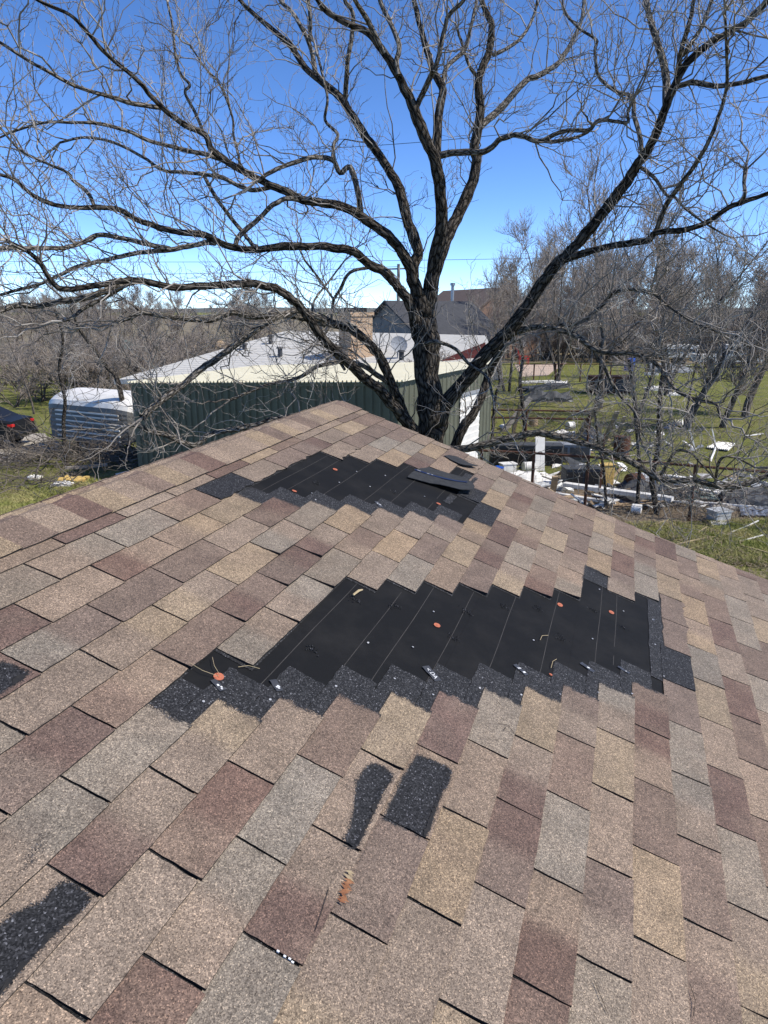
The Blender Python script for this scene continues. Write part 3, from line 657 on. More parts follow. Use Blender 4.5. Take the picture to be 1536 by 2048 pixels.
def bark_mat(name, dark, pale, scale, bump=1.0, dist=.02):
    m = bpy.data.materials.new(name); m.use_nodes = True; t = m.node_tree; b = t.nodes['Principled BSDF']; L = t.links.new; N = t.nodes.new
    tc = N('ShaderNodeAttribute'); tc.attribute_name = 'bk'; mp = N('ShaderNodeMapping'); mp.inputs['Scale'].default_value = (scale, scale, scale * .3); L(tc.outputs['Vector'], mp.inputs[0])
    dn = N('ShaderNodeTexNoise'); dn.inputs['Scale'].default_value = 1.3; dn.inputs['Detail'].default_value = 3; L(mp.outputs[0], dn.inputs['Vector'])
    mxv = N('ShaderNodeMix'); mxv.data_type = 'VECTOR'; mxv.inputs[0].default_value = .22; L(mp.outputs[0], mxv.inputs[4]); L(dn.outputs['Color'], mxv.inputs[5])
    v = N('ShaderNodeTexVoronoi'); v.feature = 'DISTANCE_TO_EDGE'; v.inputs['Scale'].default_value = 1.6; L(mxv.outputs[1], v.inputs['Vector'])
    n = N('ShaderNodeTexNoise'); n.inputs['Scale'].default_value = 3; n.inputs['Detail'].default_value = 7; n.inputs['Roughness'].default_value = .7; L(mp.outputs[0], n.inputs['Vector'])
    r1 = N('ShaderNodeMapRange'); r1.inputs[1].default_value = 0; r1.inputs[2].default_value = .28; L(v.outputs['Distance'], r1.inputs[0])
    mu = N('ShaderNodeMath'); mu.operation = 'MULTIPLY_ADD'; mu.inputs[1].default_value = .55; L(r1.outputs[0], mu.inputs[0]); L(n.outputs['Fac'], mu.inputs[2])
    r = N('ShaderNodeValToRGB'); r.color_ramp.elements[0].position = .5; r.color_ramp.elements[1].position = 1.0; r.color_ramp.elements[0].color = (*dark, 1); r.color_ramp.elements[1].color = (*pale, 1)
    L(mu.outputs[0], r.inputs[0]); L(r.outputs[0], b.inputs['Base Color']); b.inputs['Roughness'].default_value = .95; b.inputs['Specular IOR Level'].default_value = .1
    bp = N('ShaderNodeBump'); bp.inputs['Strength'].default_value = bump; bp.inputs['Distance'].default_value = dist; L(mu.outputs[0], bp.inputs['Height']); L(bp.outputs[0], b.inputs['Normal'])
    return m
M['bark'] = bark_mat('furrowed_bark', (.008, .007, .006), (.165, .14, .112), 19, 1.0, .05)
M['twig'] = mat('twig_bark', (.11, .092, .076), .9, (.44, .40, .35), 2.2, spec=.1)
M['palebark'] = bark_mat('pale_bark', (.03, .026, .021), (.34, .30, .25), 26, 1.0, .03)

def catmull(P, per=4):
    P = [np.array(p, float) for p in P]; out = []
    Q = [2 * P[0] - P[1]] + P + [2 * P[-1] - P[-2]]
    for i in range(1, len(Q) - 2):
        a, b, c, d = Q[i - 1], Q[i], Q[i + 1], Q[i + 2]
        for k in range(per):
            t = k / per
            out.append(.5 * ((2 * b) + (c - a) * t + (2 * a - 5 * b + 4 * c - d) * t * t + (3 * b - a - 3 * c + d) * t ** 3))
    out.append(P[-1]); return np.array(out)
TY = 9.5
# limbs traced as picture-plane paths, each leaning towards or away from the roof: (path, width start, width end, metres of lean start, end)
LIMBS = [
 ([(866,1230),(866,1050),(864,900),(862,850),(857,770),(851,690),(846,640),(842,600)],54,54,0,0),
 ([(838,625),(832,580),(824,548),(835,500),(818,450),(805,400),(793,365),(768,325),(740,285),(710,240),(685,200),(645,165),(610,135),(580,90),(540,55),(510,30),(480,0),(440,-60)],35,5,0,1.6),
 ([(852,620),(860,580),(866,545),(883,450),(880,380),(870,320),(853,285),(833,230),(813,185),(793,145),(768,105),(735,65),(695,47),(655,25),(635,0),(610,-50)],41,6,.05,-1.2),
 ([(833,215),(863,150),(873,130),(888,65),(898,30),(928,0),(960,-60)],12,5,-.6,-1.3),
 ([(873,322),(876,240),(885,180),(868,145),(853,100),(840,50),(828,0),(815,-70)],21,6,-.3,.8),
 ([(884,180),(893,135),(928,100),(943,50),(953,0)],10,5,.2,.9),
 ([(860,600),(868,545),(893,480),(918,425),(943,370),(953,320),(948,295),(960,235),(958,155),(978,105),(983,50),(978,35),(963,0),(950,-60)],36,7,.05,1.4),
 ([(950,262),(975,240),(1003,215),(1048,165),(1078,150),(1113,130),(1128,110),(1148,75),(1163,40),(1168,0)],15,5,1.0,2.2),
 ([(863,315),(908,305),(968,303),(1003,278),(1038,270),(1078,282),(1128,262),(1178,260),(1198,240),(1253,245),(1256,225),(1268,195)],15,4,-.4,-1.6),
 ([(1078,282),(1120,282),(1170,268),(1186,250)],9,4,-.8,-1.2),
 ([(985,110),(1008,100),(1043,75),(1068,30),(1080,-30)],8,4,1.2,1.8),
 ([(955,155),(938,130),(928,100),(915,60)],8,4,1.0,.6),
 ([(870,880),(879,850),(887,813),(917,777),(943,747),(967,713),(993,687),(1018,660),(1053,615),(1088,560),(1118,525),(1148,495),(1178,460),(1218,410),(1253,365),(1278,325),(1298,295),(1318,255),(1333,210),(1348,175),(1368,135),(1408,95),(1448,70),(1498,40),(1536,2),(1580,-50)],44,7,0,-1.8),
 ([(1333,212),(1330,140),(1313,80),(1298,30),(1293,0),(1285,-60)],15,7,-1.1,-.4),
 ([(1352,168),(1363,100),(1378,50),(1388,0),(1395,-50)],11,5,-1.2,-2.2),
 ([(1366,110),(1403,55),(1423,0),(1440,-50)],8,4,-1.5,-2.4),
 ([(1345,178),(1383,165),(1433,172),(1488,165),(1536,152),(1600,150)],11,6,-1.2,-2.6),
 ([(1285,305),(1278,265),(1268,230),(1265,195),(1238,185),(1213,170),(1195,145),(1190,100),(1193,80),(1163,60),(1138,37)],10,4,-.9,-.2),
 ([(1276,330),(1308,355),(1333,390),(1348,393),(1368,415),(1408,445),(1450,470)],8,3,-.9,-1.8),
 ([(1100,545),(1118,525),(1158,510),(1208,495),(1268,485),(1298,480),(1313,465),(1368,460),(1413,445),(1458,415),(1498,400),(1536,387),(1580,370)],19,7,-.5,-2.4),
 ([(1450,420),(1478,405),(1490,387),(1488,365),(1491,335)],8,6,-1.8,-1.9),
 ([(1310,468),(1333,410),(1368,360),(1403,310),(1433,245),(1453,175),(1453,100),(1450,20)],11,4,-1.2,-3),
 ([(1000,680),(1024,667),(1060,655),(1103,654),(1150,671),(1185,695),(1215,705),(1256,705),(1287,712),(1314,729),(1332,753),(1352,780),(1386,797),(1417,804),(1434,811),(1441,835)],20,5,-.1,-2.2),
 ([(1185,695),(1208,732),(1222,763),(1243,794),(1270,825),(1277,859),(1285,890)],10,4,-.8,-1.4),
 ([(1095,652),(1120,650),(1161,644),(1202,613),(1229,585),(1270,579),(1308,589),(1342,616),(1386,644),(1440,665)],11,4,-.5,-1.8),
 ([(880,900),(905,899),(933,897),(967,890),(1000,880),(1024,876),(1065,866),(1099,869),(1140,879),(1188,893),(1222,907),(1256,920),(1291,941),(1318,958),(1352,961),(1393,961),(1434,972),(1478,972),(1536,951),(1590,940)],22,9,-.2,-1.2),
 ([(1318,958),(1350,905),(1380,905),(1400,925),(1430,958)],8,3,-.8,-1.4),
 ([(1430,970),(1440,920),(1470,915),(1510,935)],7,3,-1,-1.6),
 ([(886,940),(905,905),(923,860),(947,827),(967,783),(977,747),(990,720),(1008,690)],26,14,.25,.45),
 ([(846,690),(870,683),(910,697),(937,727),(973,753),(985,790)],10,5,-.25,-.7),
 ([(848,600),(835,580),(818,530),(793,490),(768,465),(725,435),(690,415),(645,405),(605,400),(575,385),(540,370),(500,350),(465,330),(425,300),(410,270),(370,250),(330,220),(300,190),(275,160),(215,110),(175,65),(140,30),(75,0),(20,-40)],30,4,0,-2.6),
 ([(320,215),(265,207),(215,192),(150,172),(100,145),(50,117),(0,85),(-40,70)],9,4,-1.4,-2.6),
 ([(465,328),(415,310),(370,300),(300,282),(255,262),(195,247),(140,245),(90,245),(30,262),(0,275)],10,3,-1.0,-1.6),
 ([(548,373),(500,380),(450,358),(415,350),(370,345),(325,340),(295,320),(250,295),(210,280),(165,275),(120,285)],10,4,-.8,0),
 ([(405,345),(420,375),(435,400),(465,440),(490,470),(505,490)],8,8,-.4,-.7),
 ([(833,655),(823,615),(805,585),(788,565),(768,543),(740,530),(710,505),(665,495),(600,492),(550,495),(500,500),(450,490),(410,470),(360,465),(320,455),(275,440),(240,420),(200,415),(150,415),(105,408),(65,390),(30,360),(0,350),(-40,345)],28,5,-.05,-2.2),
 ([(430,485),(415,485),(380,492),(340,500),(280,505),(235,515),(190,525),(150,535),(120,550),(75,570),(35,580),(0,590),(-40,595)],13,5,-1.0,-1.8),
 ([(340,498),(300,490),(260,480),(200,470),(165,485),(130,495),(75,497),(0,495),(-40,490)],11,7,-1.2,-2.6),
 ([(470,492),(480,470),(515,440),(545,410),(575,397),(610,402)],11,9,-.95,-.8),
 ([(190,415),(175,385),(145,360),(135,345),(90,325),(40,300),(0,255)],8,4,-1.5,-1.9),
 ([(868,930),(845,900),(820,855),(800,827),(777,800),(757,777),(733,760),(713,740),(687,717),(667,700),(640,670),(620,640),(600,613),(577,593),(550,577),(500,567),(450,570),(400,572),(350,575),(300,565),(260,560),(210,568),(165,575),(125,578),(105,565),(95,550),(75,520),(50,500),(10,480)],34,7,-.05,-2.8),
 ([(275,562),(255,565),(210,582),(165,597),(125,602),(75,612),(35,610),(0,622),(-40,640)],14,9,-1.7,-2.4),
 ([(255,568),(210,595),(170,615),(145,635),(125,642)],10,5,-1.8,-2.0),
 ([(650,648),(633,643),(610,637),(567,630),(500,633),(465,625),(420,640),(370,637),(325,632),(285,625),(260,635),(230,645)],18,8,-.4,-1.6),
 ([(285,627),(265,610),(250,600)],6,3,-1.4,-1.4),
 ([(866,940),(848,905),(830,863),(813,840),(800,807),(787,777),(773,743),(760,713),(747,697),(727,677),(700,657),(673,650),(647,640),(633,632)],30,16,.25,-.3),
 ([(775,765),(740,740),(713,727),(683,723),(660,727),(633,733),(613,747),(583,760),(543,767),(500,783),(460,800)],13,6,.1,-.8),
 ([(650,640),(600,622),(560,632),(512,660),(470,690),(430,720),(400,740),(365,770),(333,793),(305,815),(285,835)],12,14,-.5,-1.8),
 ([(866,985),(790,900),(700,850),(640,838),(590,833),(543,840),(512,850),(460,860),(417,870),(393,890),(360,883),(333,870),(300,863),(277,850),(255,852)],16,9,.3,-1.4),
 ([(722,432),(715,380),(700,335),(680,345),(665,320),(625,315),(575,330),(540,345),(510,365)],13,7,-.3,-.9),
 ([(665,320),(668,290),(675,268),(650,240),(655,200),(645,150),(635,110)],8,4,-.5,0),
 ([(632,150),(620,90),(600,50),(585,25),(560,0),(545,-40)],10,5,1.2,1.7),
 ([(620,82),(620,30),(617,0),(612,-40)],8,5,1.3,1.1),
 ([(690,205),(695,125),(705,65),(705,25),(690,0),(685,-40)],10,6,1.0,.5),
 ([(797,150),(793,125),(798,90),(783,50),(768,20),(760,0),(745,-50)],11,7,-.8,-.2),
 ([(768,105),(735,40),(710,0),(695,-40)],11,7,-.95,-1.6),
 ([(480,335),(477,310),(467,270),(465,235),(440,170),(410,135),(380,90)],6,3,-.9,-.4),
 ([(427,302),(412,275),(390,225),(370,185),(380,170),(360,145),(350,100),(345,50),(335,5)],7,4,-1.0,-.6),
 ([(733,760),(745,740),(700,700),(650,690)],5,3,-.3,-.8),
 ([(690,740),(640,660),(625,610),(660,560),(690,520)],7,3,.4,1.2),
 ([(740,535),(700,545),(680,580),(668,600),(660,650),(640,680)],8,5,.1,.3),
 ([(668,600),(640,560),(610,520),(600,500)],6,4,.2,.4),
]
root = empty('bare_tree', (at(864, 900, TY).x, TY, 0), 'large leafless tree with forked dark trunk and spreading limbs behind the roof', 'tree')
limbs = []
for i, (pth, w0, w1, l0, l1) in enumerate(LIMBS):
    n = len(pth); tot = [0]
    for a, b in zip(pth, pth[1:]): tot.append(tot[-1] + math.hypot(a[0] - b[0], a[1] - b[1]))
    P = []; 
    for (x, y), s in zip(pth, tot):
        t = s / tot[-1]; P.append(at(x, y, TY + l0 + (l1 - l0) * t + .12 * math.sin(t * 7 + i)*min(1, t * 3)))
    if i == 0: P = [Vector((P[2].x + .02, TY, -.3)), Vector((P[2].x + .01, TY, .5))] + P[2:]
    C_ = catmull(P, 5 if i < 60 else 4); m = len(C_)
    tt = np.linspace(0, 1, m); w0 *= .80 if w0 > 16 else .88
    wd = (w0 + (w1 - w0) * tt ** (.75 if n > 10 else 1)) / 2 * np.linalg.norm(C_ - np.array([0, 0, H]), axis=1) / F * .98
    if i == 0: wd[:8] *= np.linspace(1.5, 1, 8)
    # knotty: small swellings and kinks
    for k in range(m):
        s = noise.noise((k * .31, i * 7.7, 1)); wd[k] *= 1 + .12 * s
        if 0 < k < m - 1: C_[k] += np.array([noise.noise((k * .45, i, 2)), noise.noise((k * .45, i, 5)), noise.noise((k * .45, i, 9))]) * wd[k] * .28
    limbs.append((C_, wd))
    thick = max(w0, w1) > 12
    me = tubes_mesh('limb', [(C_, wd)], 22 if max(w0, w1) > 28 else (14 if thick else 7), True, rough=.12 if max(w0, w1) > 28 else (.10 if thick else .04))
    link('trunk' if i == 0 else 'limb', me, M['bark'] if max(w0, w1) > 15 and not 22 <= i <= 25 else M['palebark'], root)

def unit(v): return v / (np.linalg.norm(v) + 1e-12)
UP = np.array([0, 0, 1.0])
def twig_path(rs, p, d, ln, n, wob, up, droop=0.0):
    zig = unit(np.cross(d, rs.normal(0, 1, 3))); P = [p]; st = ln / n; bend = rs.normal(0, .3, 3)
    for i in range(n):
        zz = zig * (.34 if i % 2 else -.34) * (wob > .12) * rs.uniform(.3, 1.2); d = unit(d + rs.normal(0, wob * .75, 3) + bend * (.5 / n) + UP * up * (1.2 / n)); p = p + unit(d + zz) * st; P.append(p)
    return np.array(P)
rs = np.random.default_rng(21)
tw1, tw2, tw3 = [], [], []
def spawn(C_, wd, dens, lrange, skip=.12, level=1):
    seg = np.linalg.norm(np.diff(C_, axis=0), axis=1); L_ = seg.sum(); cum = np.concatenate([[0], np.cumsum(seg)])
    k = rs.poisson(L_ * dens)
    for _ in range(k):
        s = (skip + (1 - skip) * rs.random() ** .85) * L_; i = min(np.searchsorted(cum, s), len(C_) - 1); i = max(i, 1)
        T = unit(C_[i] - C_[i - 1]); side = unit(np.cross(T, rs.normal(0, 1, 3))); a = rs.uniform(.5, 1.15)
        d = unit(T * math.cos(a) + side * math.sin(a) + UP * .22)
        yield C_[i], d, min(wd[i], 1), rs.uniform(*lrange)
for i, (C_, wd) in enumerate(limbs):
    if i == 0: continue
    thick = wd[0] > .09
    for p, d, w, ln in spawn(C_, wd, 11 if 22 <= i <= 27 else 5.5, (.3, 1.5), .25 if thick else .06):
        n = 7; P = twig_path(rs, p, d, ln, n, .3, .25); r0 = min(.0085, w * .6) * (.65 + .35 * ln); R = np.linspace(r0, r0 * .38, n + 1); tw1.append((P, R))
    # tip continuation
    T = unit(C_[-1] - C_[-3])
    for _ in range(2):
        P = twig_path(rs, C_[-1], unit(T + rs.normal(0, .25, 3)), rs.uniform(.5, 1.2), 7, .18, .15); tw1.append((P, np.linspace(min(wd[-1], .012), .003, 8)))
base1 = list(tw1)
for P, R in base1:
    for p, d, w, ln in spawn(P, R, 6.2, (.12, .6), .12):
        n = 5; Q = twig_path(rs, p, d, ln, n, .3, .25); r0 = min(.0048, w * .8); tw2.append((Q, np.linspace(r0, .0021, n + 1)))
for P, R in tw2:
    for p, d, w, ln in spawn(P, R, 5.5, (.05, .24), .15):
        n = 3; Q = twig_path(rs, p, d, ln, n, .22, .2); tw3.append((Q, np.linspace(.0027, .0016, n + 1)))
        if rs.random() < .03: tw3.append((np.array([Q[-1], Q[-1] + [0, 0, -.008], Q[-1] + [0, 0, -.02]]), np.array([.004, .0085, .004])))
print('twigs', len(tw1), len(tw2), len(tw3))
link('crown', tubes_mesh('crown', tw1, 5), M['twig'], root)
link('crown', tubes_mesh('crown', tw2 + tw3, 3), M['twig'], root)

# ================================================================== ground, far country
def grass_mat():
    m = bpy.data.materials.new('grass'); m.use_nodes = True; t = m.node_tree; b = t.nodes['Principled BSDF']; L = t.links.new; N = t.nodes.new
    tc = N('ShaderNodeTexCoord')
    def nz(sc, d=5):
        n = N('ShaderNodeTexNoise'); n.inputs['Scale'].default_value = sc; n.inputs['Detail'].default_value = d; n.inputs['Roughness'].default_value = .65; L(tc.outputs['Object'], n.inputs['Vector']); return n
    a = nz(.35); c = nz(3.5); e = nz(40, 3)
    r = N('ShaderNodeValToRGB'); r.color_ramp.elements[0].position = .3; r.color_ramp.elements[0].color = (.115, .14, .033, 1); r.color_ramp.elements[1].position = .72; r.color_ramp.elements[1].color = (.36, .30, .16, 1)
    q = r.color_ramp.elements.new(.5); q.color = (.185, .19, .05, 1)
    s = N('ShaderNodeMath'); s.operation = 'MULTIPLY_ADD'; s.inputs[1].default_value = .45; s.inputs[2].default_value = -.2
    L(a.outputs['Fac'], s.inputs[0]); s2 = N('ShaderNodeMath'); L(s.outputs[0], s2.inputs[0]); 
    s3 = N('ShaderNodeMath'); s3.operation = 'MULTIPLY_ADD'; s3.inputs[1].default_value = .55; s3.inputs[2].default_value = .2; L(c.outputs['Fac'], s3.inputs[0]); L(s3.outputs[0], s2.inputs[1])
    L(s2.outputs[0], r.inputs[0])
    mp = N('ShaderNodeMapRange'); mp.inputs[3].default_value = .55; mp.inputs[4].default_value = 1.4; L(e.outputs['Fac'], mp.inputs[0])
    mx = N('ShaderNodeMix'); mx.data_type = 'RGBA'; mx.blend_type = 'MULTIPLY'; mx.inputs[0].default_value = 1; L(r.outputs[0], mx.inputs[6]); L(mp.outputs[0], mx.inputs[7])
    L(mx.outputs[2], b.inputs['Base Color']); b.inputs['Roughness'].default_value = .95; b.inputs['Specular IOR Level'].default_value = .1
    bp = N('ShaderNodeBump'); bp.inputs['Distance'].default_value = .06; bp.inputs['Strength'].default_value = .8; L(e.outputs['Fac'], bp.inputs['Height']); L(bp.outputs[0], b.inputs['Normal'])
    return m
M['grass'] = grass_mat()
q = MB(); 
xs = [-4000, -800, -200, -60, -30, -15, 0, 15, 30, 60, 200, 800, 4000]; ys = [-400, -20, 0, 10, 20, 30, 45, 70, 120, 250, 600, 1500, 5000]
for i in range(len(xs) - 1):
    for j in range(len(ys) - 1):
        q.face([(xs[i], ys[j], 0), (xs[i + 1], ys[j], 0), (xs[i + 1], ys[j + 1], 0), (xs[i], ys[j + 1], 0)])
o = q.build('ground', M['grass']); o['kind'] = 'structure'
M['dirt'] = mat('bare_dirt', (.12, .085, .055), .95, (.2, .16, .11), 3.5, bump=.6, bscale=20)
M['gravel'] = mat('pale_gravel', (.36, .31, .24), .95, (.5, .45, .37), 6, bump=.6, bscale=40)
M['farhill'] = mat('far_woods', (.10, .11, .105), 1, (.15, .15, .13), .004, coord='Object')
def patch(name, pts, z, m, jag=.5, seed=0):
    q = MB(); P = []; n = len(pts)
    for i in range(n):
        a, b = Vector(pts[i]), Vector(pts[(i + 1) % n])
        for k in range(8):
            p = a.lerp(b, k / 8); P.append((p.x + jag * noise.noise((p.x * .7, p.y * .7, seed)), p.y + jag * noise.noise((p.x * .7, p.y * .7, seed + 5)), z))
    q.face(P); o = q.build(name, m); o['kind'] = 'structure'; return o
def g2(x, y): p = gnd(x, y); return (p.x, p.y, 0)
patch('dirt_strip', [g2(1060, 1010), g2(1190, 1052), g2(1290, 1050), g2(1400, 1045), g2(1536, 1042), g2(1600, 1030), g2(1600, 985), g2(1400, 985), g2(1250, 975), g2(1100, 950)], .004, M['dirt'], .5, 1)
patch('driveway', [g2(-60, 888), g2(60, 866), g2(110, 866), g2(100, 900), g2(40, 922), g2(-60, 930)], .004, M['gravel'], .8, 2)
patch('concrete_slab', [g2(1042, 754), g2(1030, 729), g2(1133, 726), g2(1096, 751)], .02, mat('concrete', (.48, .36, .27), .9, (.55, .43, .33), 1.5), .15, 3)
M['fieldgrass'] = mat('winter_field', (.17, .14, .075), .95, (.26, .205, .125), .05, coord='Object', detail=8)
patch('field', [(-420, 78, 0), (-60, 70, 0), (40, 66, 0), (420, 80, 0), (520, 700, 0), (-520, 700, 0)], .01, M['fieldgrass'], 6, 4)
q = MB(); rg = random.Random(8)
for (y0, hgt, x0, x1, sd) in ((2600, 22, -3500, 3500, 1), (1500, 11, -2500, 2500, 2)):
    n = 90; prev = None
    for i in range(n + 1):
        x = x0 + (x1 - x0) * i / n; h = hgt * (.55 + .6 * noise.noise((x * .0016, sd, 0)) + .12 * noise.noise((x * .02, sd, 3)))
        cur = [(x, y0, -2), (x, y0 + 60, max(h, 2)), (x, y0 + 500, -2)]
        if prev: q.face([prev[0], cur[0], cur[1], prev[1]]); q.face([prev[1], cur[1], cur[2], prev[2]])
        prev = cur
q.sm = True
o = q.build('hills', M['farhill']); o['kind'] = 'structure'

# lawn blades where the yard is close enough to show them
def blades(name, pts, n, hmin, hmax, seed):
    r = np.random.default_rng(seed); P = np.array(pts)[:, :2]; lo, hi = P.min(0), P.max(0); q = r.uniform(lo, hi, (n * 3, 2))
    ins = np.zeros(len(q), bool)
    for i in range(len(P)):
        x1, y1 = P[i]; x2, y2 = P[(i + 1) % len(P)]; c = ((y1 > q[:, 1]) != (y2 > q[:, 1])) & (q[:, 0] < (x2 - x1) * (q[:, 1] - y1) / (y2 - y1 + 1e-9) + x1); ins ^= c
    q = q[ins][:n]; n = len(q)
    dens = np.array([noise.noise((a * .9, b * .9, 2)) + .5 * noise.noise((a * 3, b * 3, 4)) for a, b in q]); q = q[dens > -.25]; n = len(q)
    a = r.uniform(0, 2 * np.pi, n); h = r.uniform(hmin, hmax, n); w = r.uniform(.006, .014, n); ln = r.normal(0, .09, (n, 2))
    V = np.zeros((n, 3, 3)); V[:, 0, :2] = q + np.stack([np.cos(a), np.sin(a)], 1) * w[:, None]; V[:, 1, :2] = q - np.stack([np.cos(a), np.sin(a)], 1) * w[:, None]
    V[:, 2, :2] = q + ln; V[:, 2, 2] = h
    me = bpy.data.meshes.new(name); me.from_pydata(V.reshape(-1, 3).tolist(), [], (np.arange(n * 3).reshape(-1, 3)).tolist())
    o = link(name, me, M['blade']); tag(o, kind='stuff'); return o
M['blade'] = mat('grass_blade', (.23, .26, .06), .8, (.42, .37, .16), 1.3, spec=.2)
o = blades('grass', [g2(1090, 1040), g2(1250, 1050), g2(1600, 1040), g2(1680, 1250), g2(1500, 1400), g2(1380, 1240)], 110000, .03, .12, 1); tag(o, 'short patchy green lawn in the yard right of the roof', 'grass')
o = blades('grass', [g2(-60, 1070), g2(-60, 985), g2(120, 965), g2(330, 930), g2(200, 1010)], 30000, .03, .1, 2); tag(o, 'strip of short green lawn beyond the roof ridge at far left', 'grass')

# ================================================================== buildings
M['ribwall'] = mat('green_grey_sheet', (.118, .120, .082), .6, (.142, .144, .100), 1.2, spec=.4, metal=.2)
M['cream'] = mat('cream_sheet', (.62, .575, .42), .5, (.56, .52, .38), 1.5, spec=.4)
M['greyroof'] = mat('grey_roofing', (.54, .51, .44), .85, (.64, .61, .54), 5, bump=.3, bscale=30)
M['slate'] = mat('dark_roofing', (.045, .046, .05), .8, (.065, .066, .07), 4)
M['brownroof'] = mat('brown_roofing', (.20, .135, .095), .9, (.26, .18, .13), 4)
M['tanbrick'] = mat('tan_brick', (.42, .27, .15), .9, (.55, .38, .23), 9, bump=.4, bscale=30)
M['darkred'] = mat('oxblood_paint', (.09, .018, .015), .7, (.13, .03, .025), 5)
M['white'] = mat('white_paint', (.82, .79, .72), .6, (.70, .67, .61), 4)
M['greypaint'] = mat('grey_paint', (.3, .31, .32), .7, (.22, .23, .24), 4)
M['darkwall'] = mat('dusty_wall', (.22, .205, .185), .85, (.27, .255, .23), 2)
M['dark'] = mat('dark_gap', (.015, .015, .016), .8)
M['rust'] = mat('rusty_pipe', (.075, .032, .02), .85, (.13, .06, .035), 12)
M['woodgrey'] = mat('weathered_board', (.34, .31, .27), .9, (.22, .19, .16), 7, stretch=(1, 6, 6))
M['woodtan'] = mat('split_timber', (.42, .31, .19), .9, (.3, .21, .13), 8)
M['tin'] = mat('galvanised_tin', (.42, .44, .46), .4, (.3, .32, .34), 6, metal=.6)
M['panel'] = mat('charcoal_panel', (.05, .053, .055), .7, (.08, .082, .084), 5)
M['teal'] = mat('faded_green_sheet', (.12, .16, .14), .7, (.18, .22, .2), 3)
M['blue'] = mat('blue_plastic', (.02, .09, .42), .5)
M['red'] = mat('red_paint', (.5, .04, .03), .5)
M['yellow'] = mat('yellow_foam', (.6, .42, .15), .9, (.48, .32, .1), 8, bump=.5, bscale=14)
M['cloudy'] = mat('cloudy_plastic', (.6, .6, .57), .3, (.36, .36, .34), 12, spec=.6)
M['glass'] = mat('dark_glass', (.02, .025, .03), .12, spec=.7)
M['rubber'] = mat('rubber', (.02, .02, .02), .9)
M['carpaint'] = mat('black_paint', (.012, .012, .012), .45, spec=.3)
M['lamp_red'] = mat('red_lens', (.6, .02, .015), .3)

P2 = at(800, 768, 16.2); P1 = at(262, 769, 20.6); P3 = at(985, 729, 21.0); P4 = P1 + (P3 - P2)
shed = empty('metal_shed', (P2.x, P2.y, 0), 'green grey ribbed metal shed with a cream metal roof behind the tree', 'shed')
def ribbed(a, b, sp=.23, out=.045):
    q = MB(); a0 = Vector((a.x, a.y, 0)); b0 = Vector((b.x, b.y, 0)); L_ = (b0 - a0).length; d = (b0 - a0) / L_; n = Vector((d.y, -d.x, 0)); k = int(L_ / sp)
    pts = []
    for i in range(k):
        for f, o in ((0, 0), (.62, 0), (.72, 1), (.9, 1)):
            pts.append(((i + f) * L_ / k, o * out))
    pts.append((L_, 0))
    for (s0, o0), (s1, o1) in zip(pts, pts[1:]):
        z0 = a.z + (b.z - a.z) * s0 / L_; z1 = a.z + (b.z - a.z) * s1 / L_
        p, r_ = a0 + d * s0 + n * o0, a0 + d * s1 + n * o1
        q.face([p, r_, r_ + Vector((0, 0, z1)), p + Vector((0, 0, z0))])
    return q, d, n
q, d1, n1 = ribbed(P1, P2); q.build('wall', M['ribwall'], shed)
q, d2, n2 = ribbed(P2, P3, .25, .025); q.build('wall', M['ribwall'], shed)
q, _, _ = ribbed(P3, P4); q.build('wall', M['ribwall'], shed)
q, _, _ = ribbed(P4, P1); q.build('wall', M['ribwall'], shed)
# roof sheets with ribs running front to back, eaves overhang a little
q = MB(); fr = (P3 - P2).normalized(); ov = .12; K = 74; up = Vector((0, 0, 1))
dd = (P2 - P1); dn = dd.normalized(); A0 = P1 - dn * .1 - fr * ov; B0 = P2 + dn * .14 - fr * ov; run = (P3 - P2) + fr * .25
for i in range(K):
    for f0, o0, f1, o1 in ((0, 0, .6, 0), (.6, 0, .72, .045), (.72, .045, .88, .045), (.88, .045, 1, 0)):
        a = A0.lerp(B0, (i + f0) / K) + up * (o0 + .06); b = A0.lerp(B0, (i + f1) / K) + up * (o1 + .06)
        q.face([a, b, b + run, a + run]); q.face([a - up * .02, b - up * .02, b, a])
q.build('roof', M['cream'], shed)
q = MB()
for a, b in ((P1, P2), (P2, P3)):
    q.beam(a + up * .0 - fr * .03, b + up * .0 - fr * .03, .04, .09, up=up)
q.build('trim', M['ribwall'], shed)
def on_wall(px, py, p0, n, off=0):
    d = ray(px, py); o = Vector((0, 0, H)); t = ((p0 + n * off) - o).dot(n) / d.dot(n); return o + d * t
# white sliding door on the sunny wall
a = on_wall(921, 790, P2, n2, .05); b = on_wall(960, 780, P2, n2, .05); z1 = a.z
q = MB(); nS = 14
for i in range(nS):
    z0_, z1_ = z1 * i / nS, z1 * (i + 1) / nS
    q.face([(a.x, a.y, z0_), (b.x, b.y, z0_), (b.x + n2.x * .02, b.y + n2.y * .02, z1_), (a.x + n2.x * .02, a.y + n2.y * .02, z1_)])
    q.face([(a.x, a.y, z1_), (a.x + n2.x * .02, a.y + n2.y * .02, z1_), (b.x + n2.x * .02, b.y + n2.y * .02, z1_), (b.x, b.y, z1_)])
dr = q.build('door', M['white'], shed)
q = MB(); q.beam(a + n2 * .03, b + n2 * .03, .05, .08); q.build('door_track', M['greypaint'], shed)

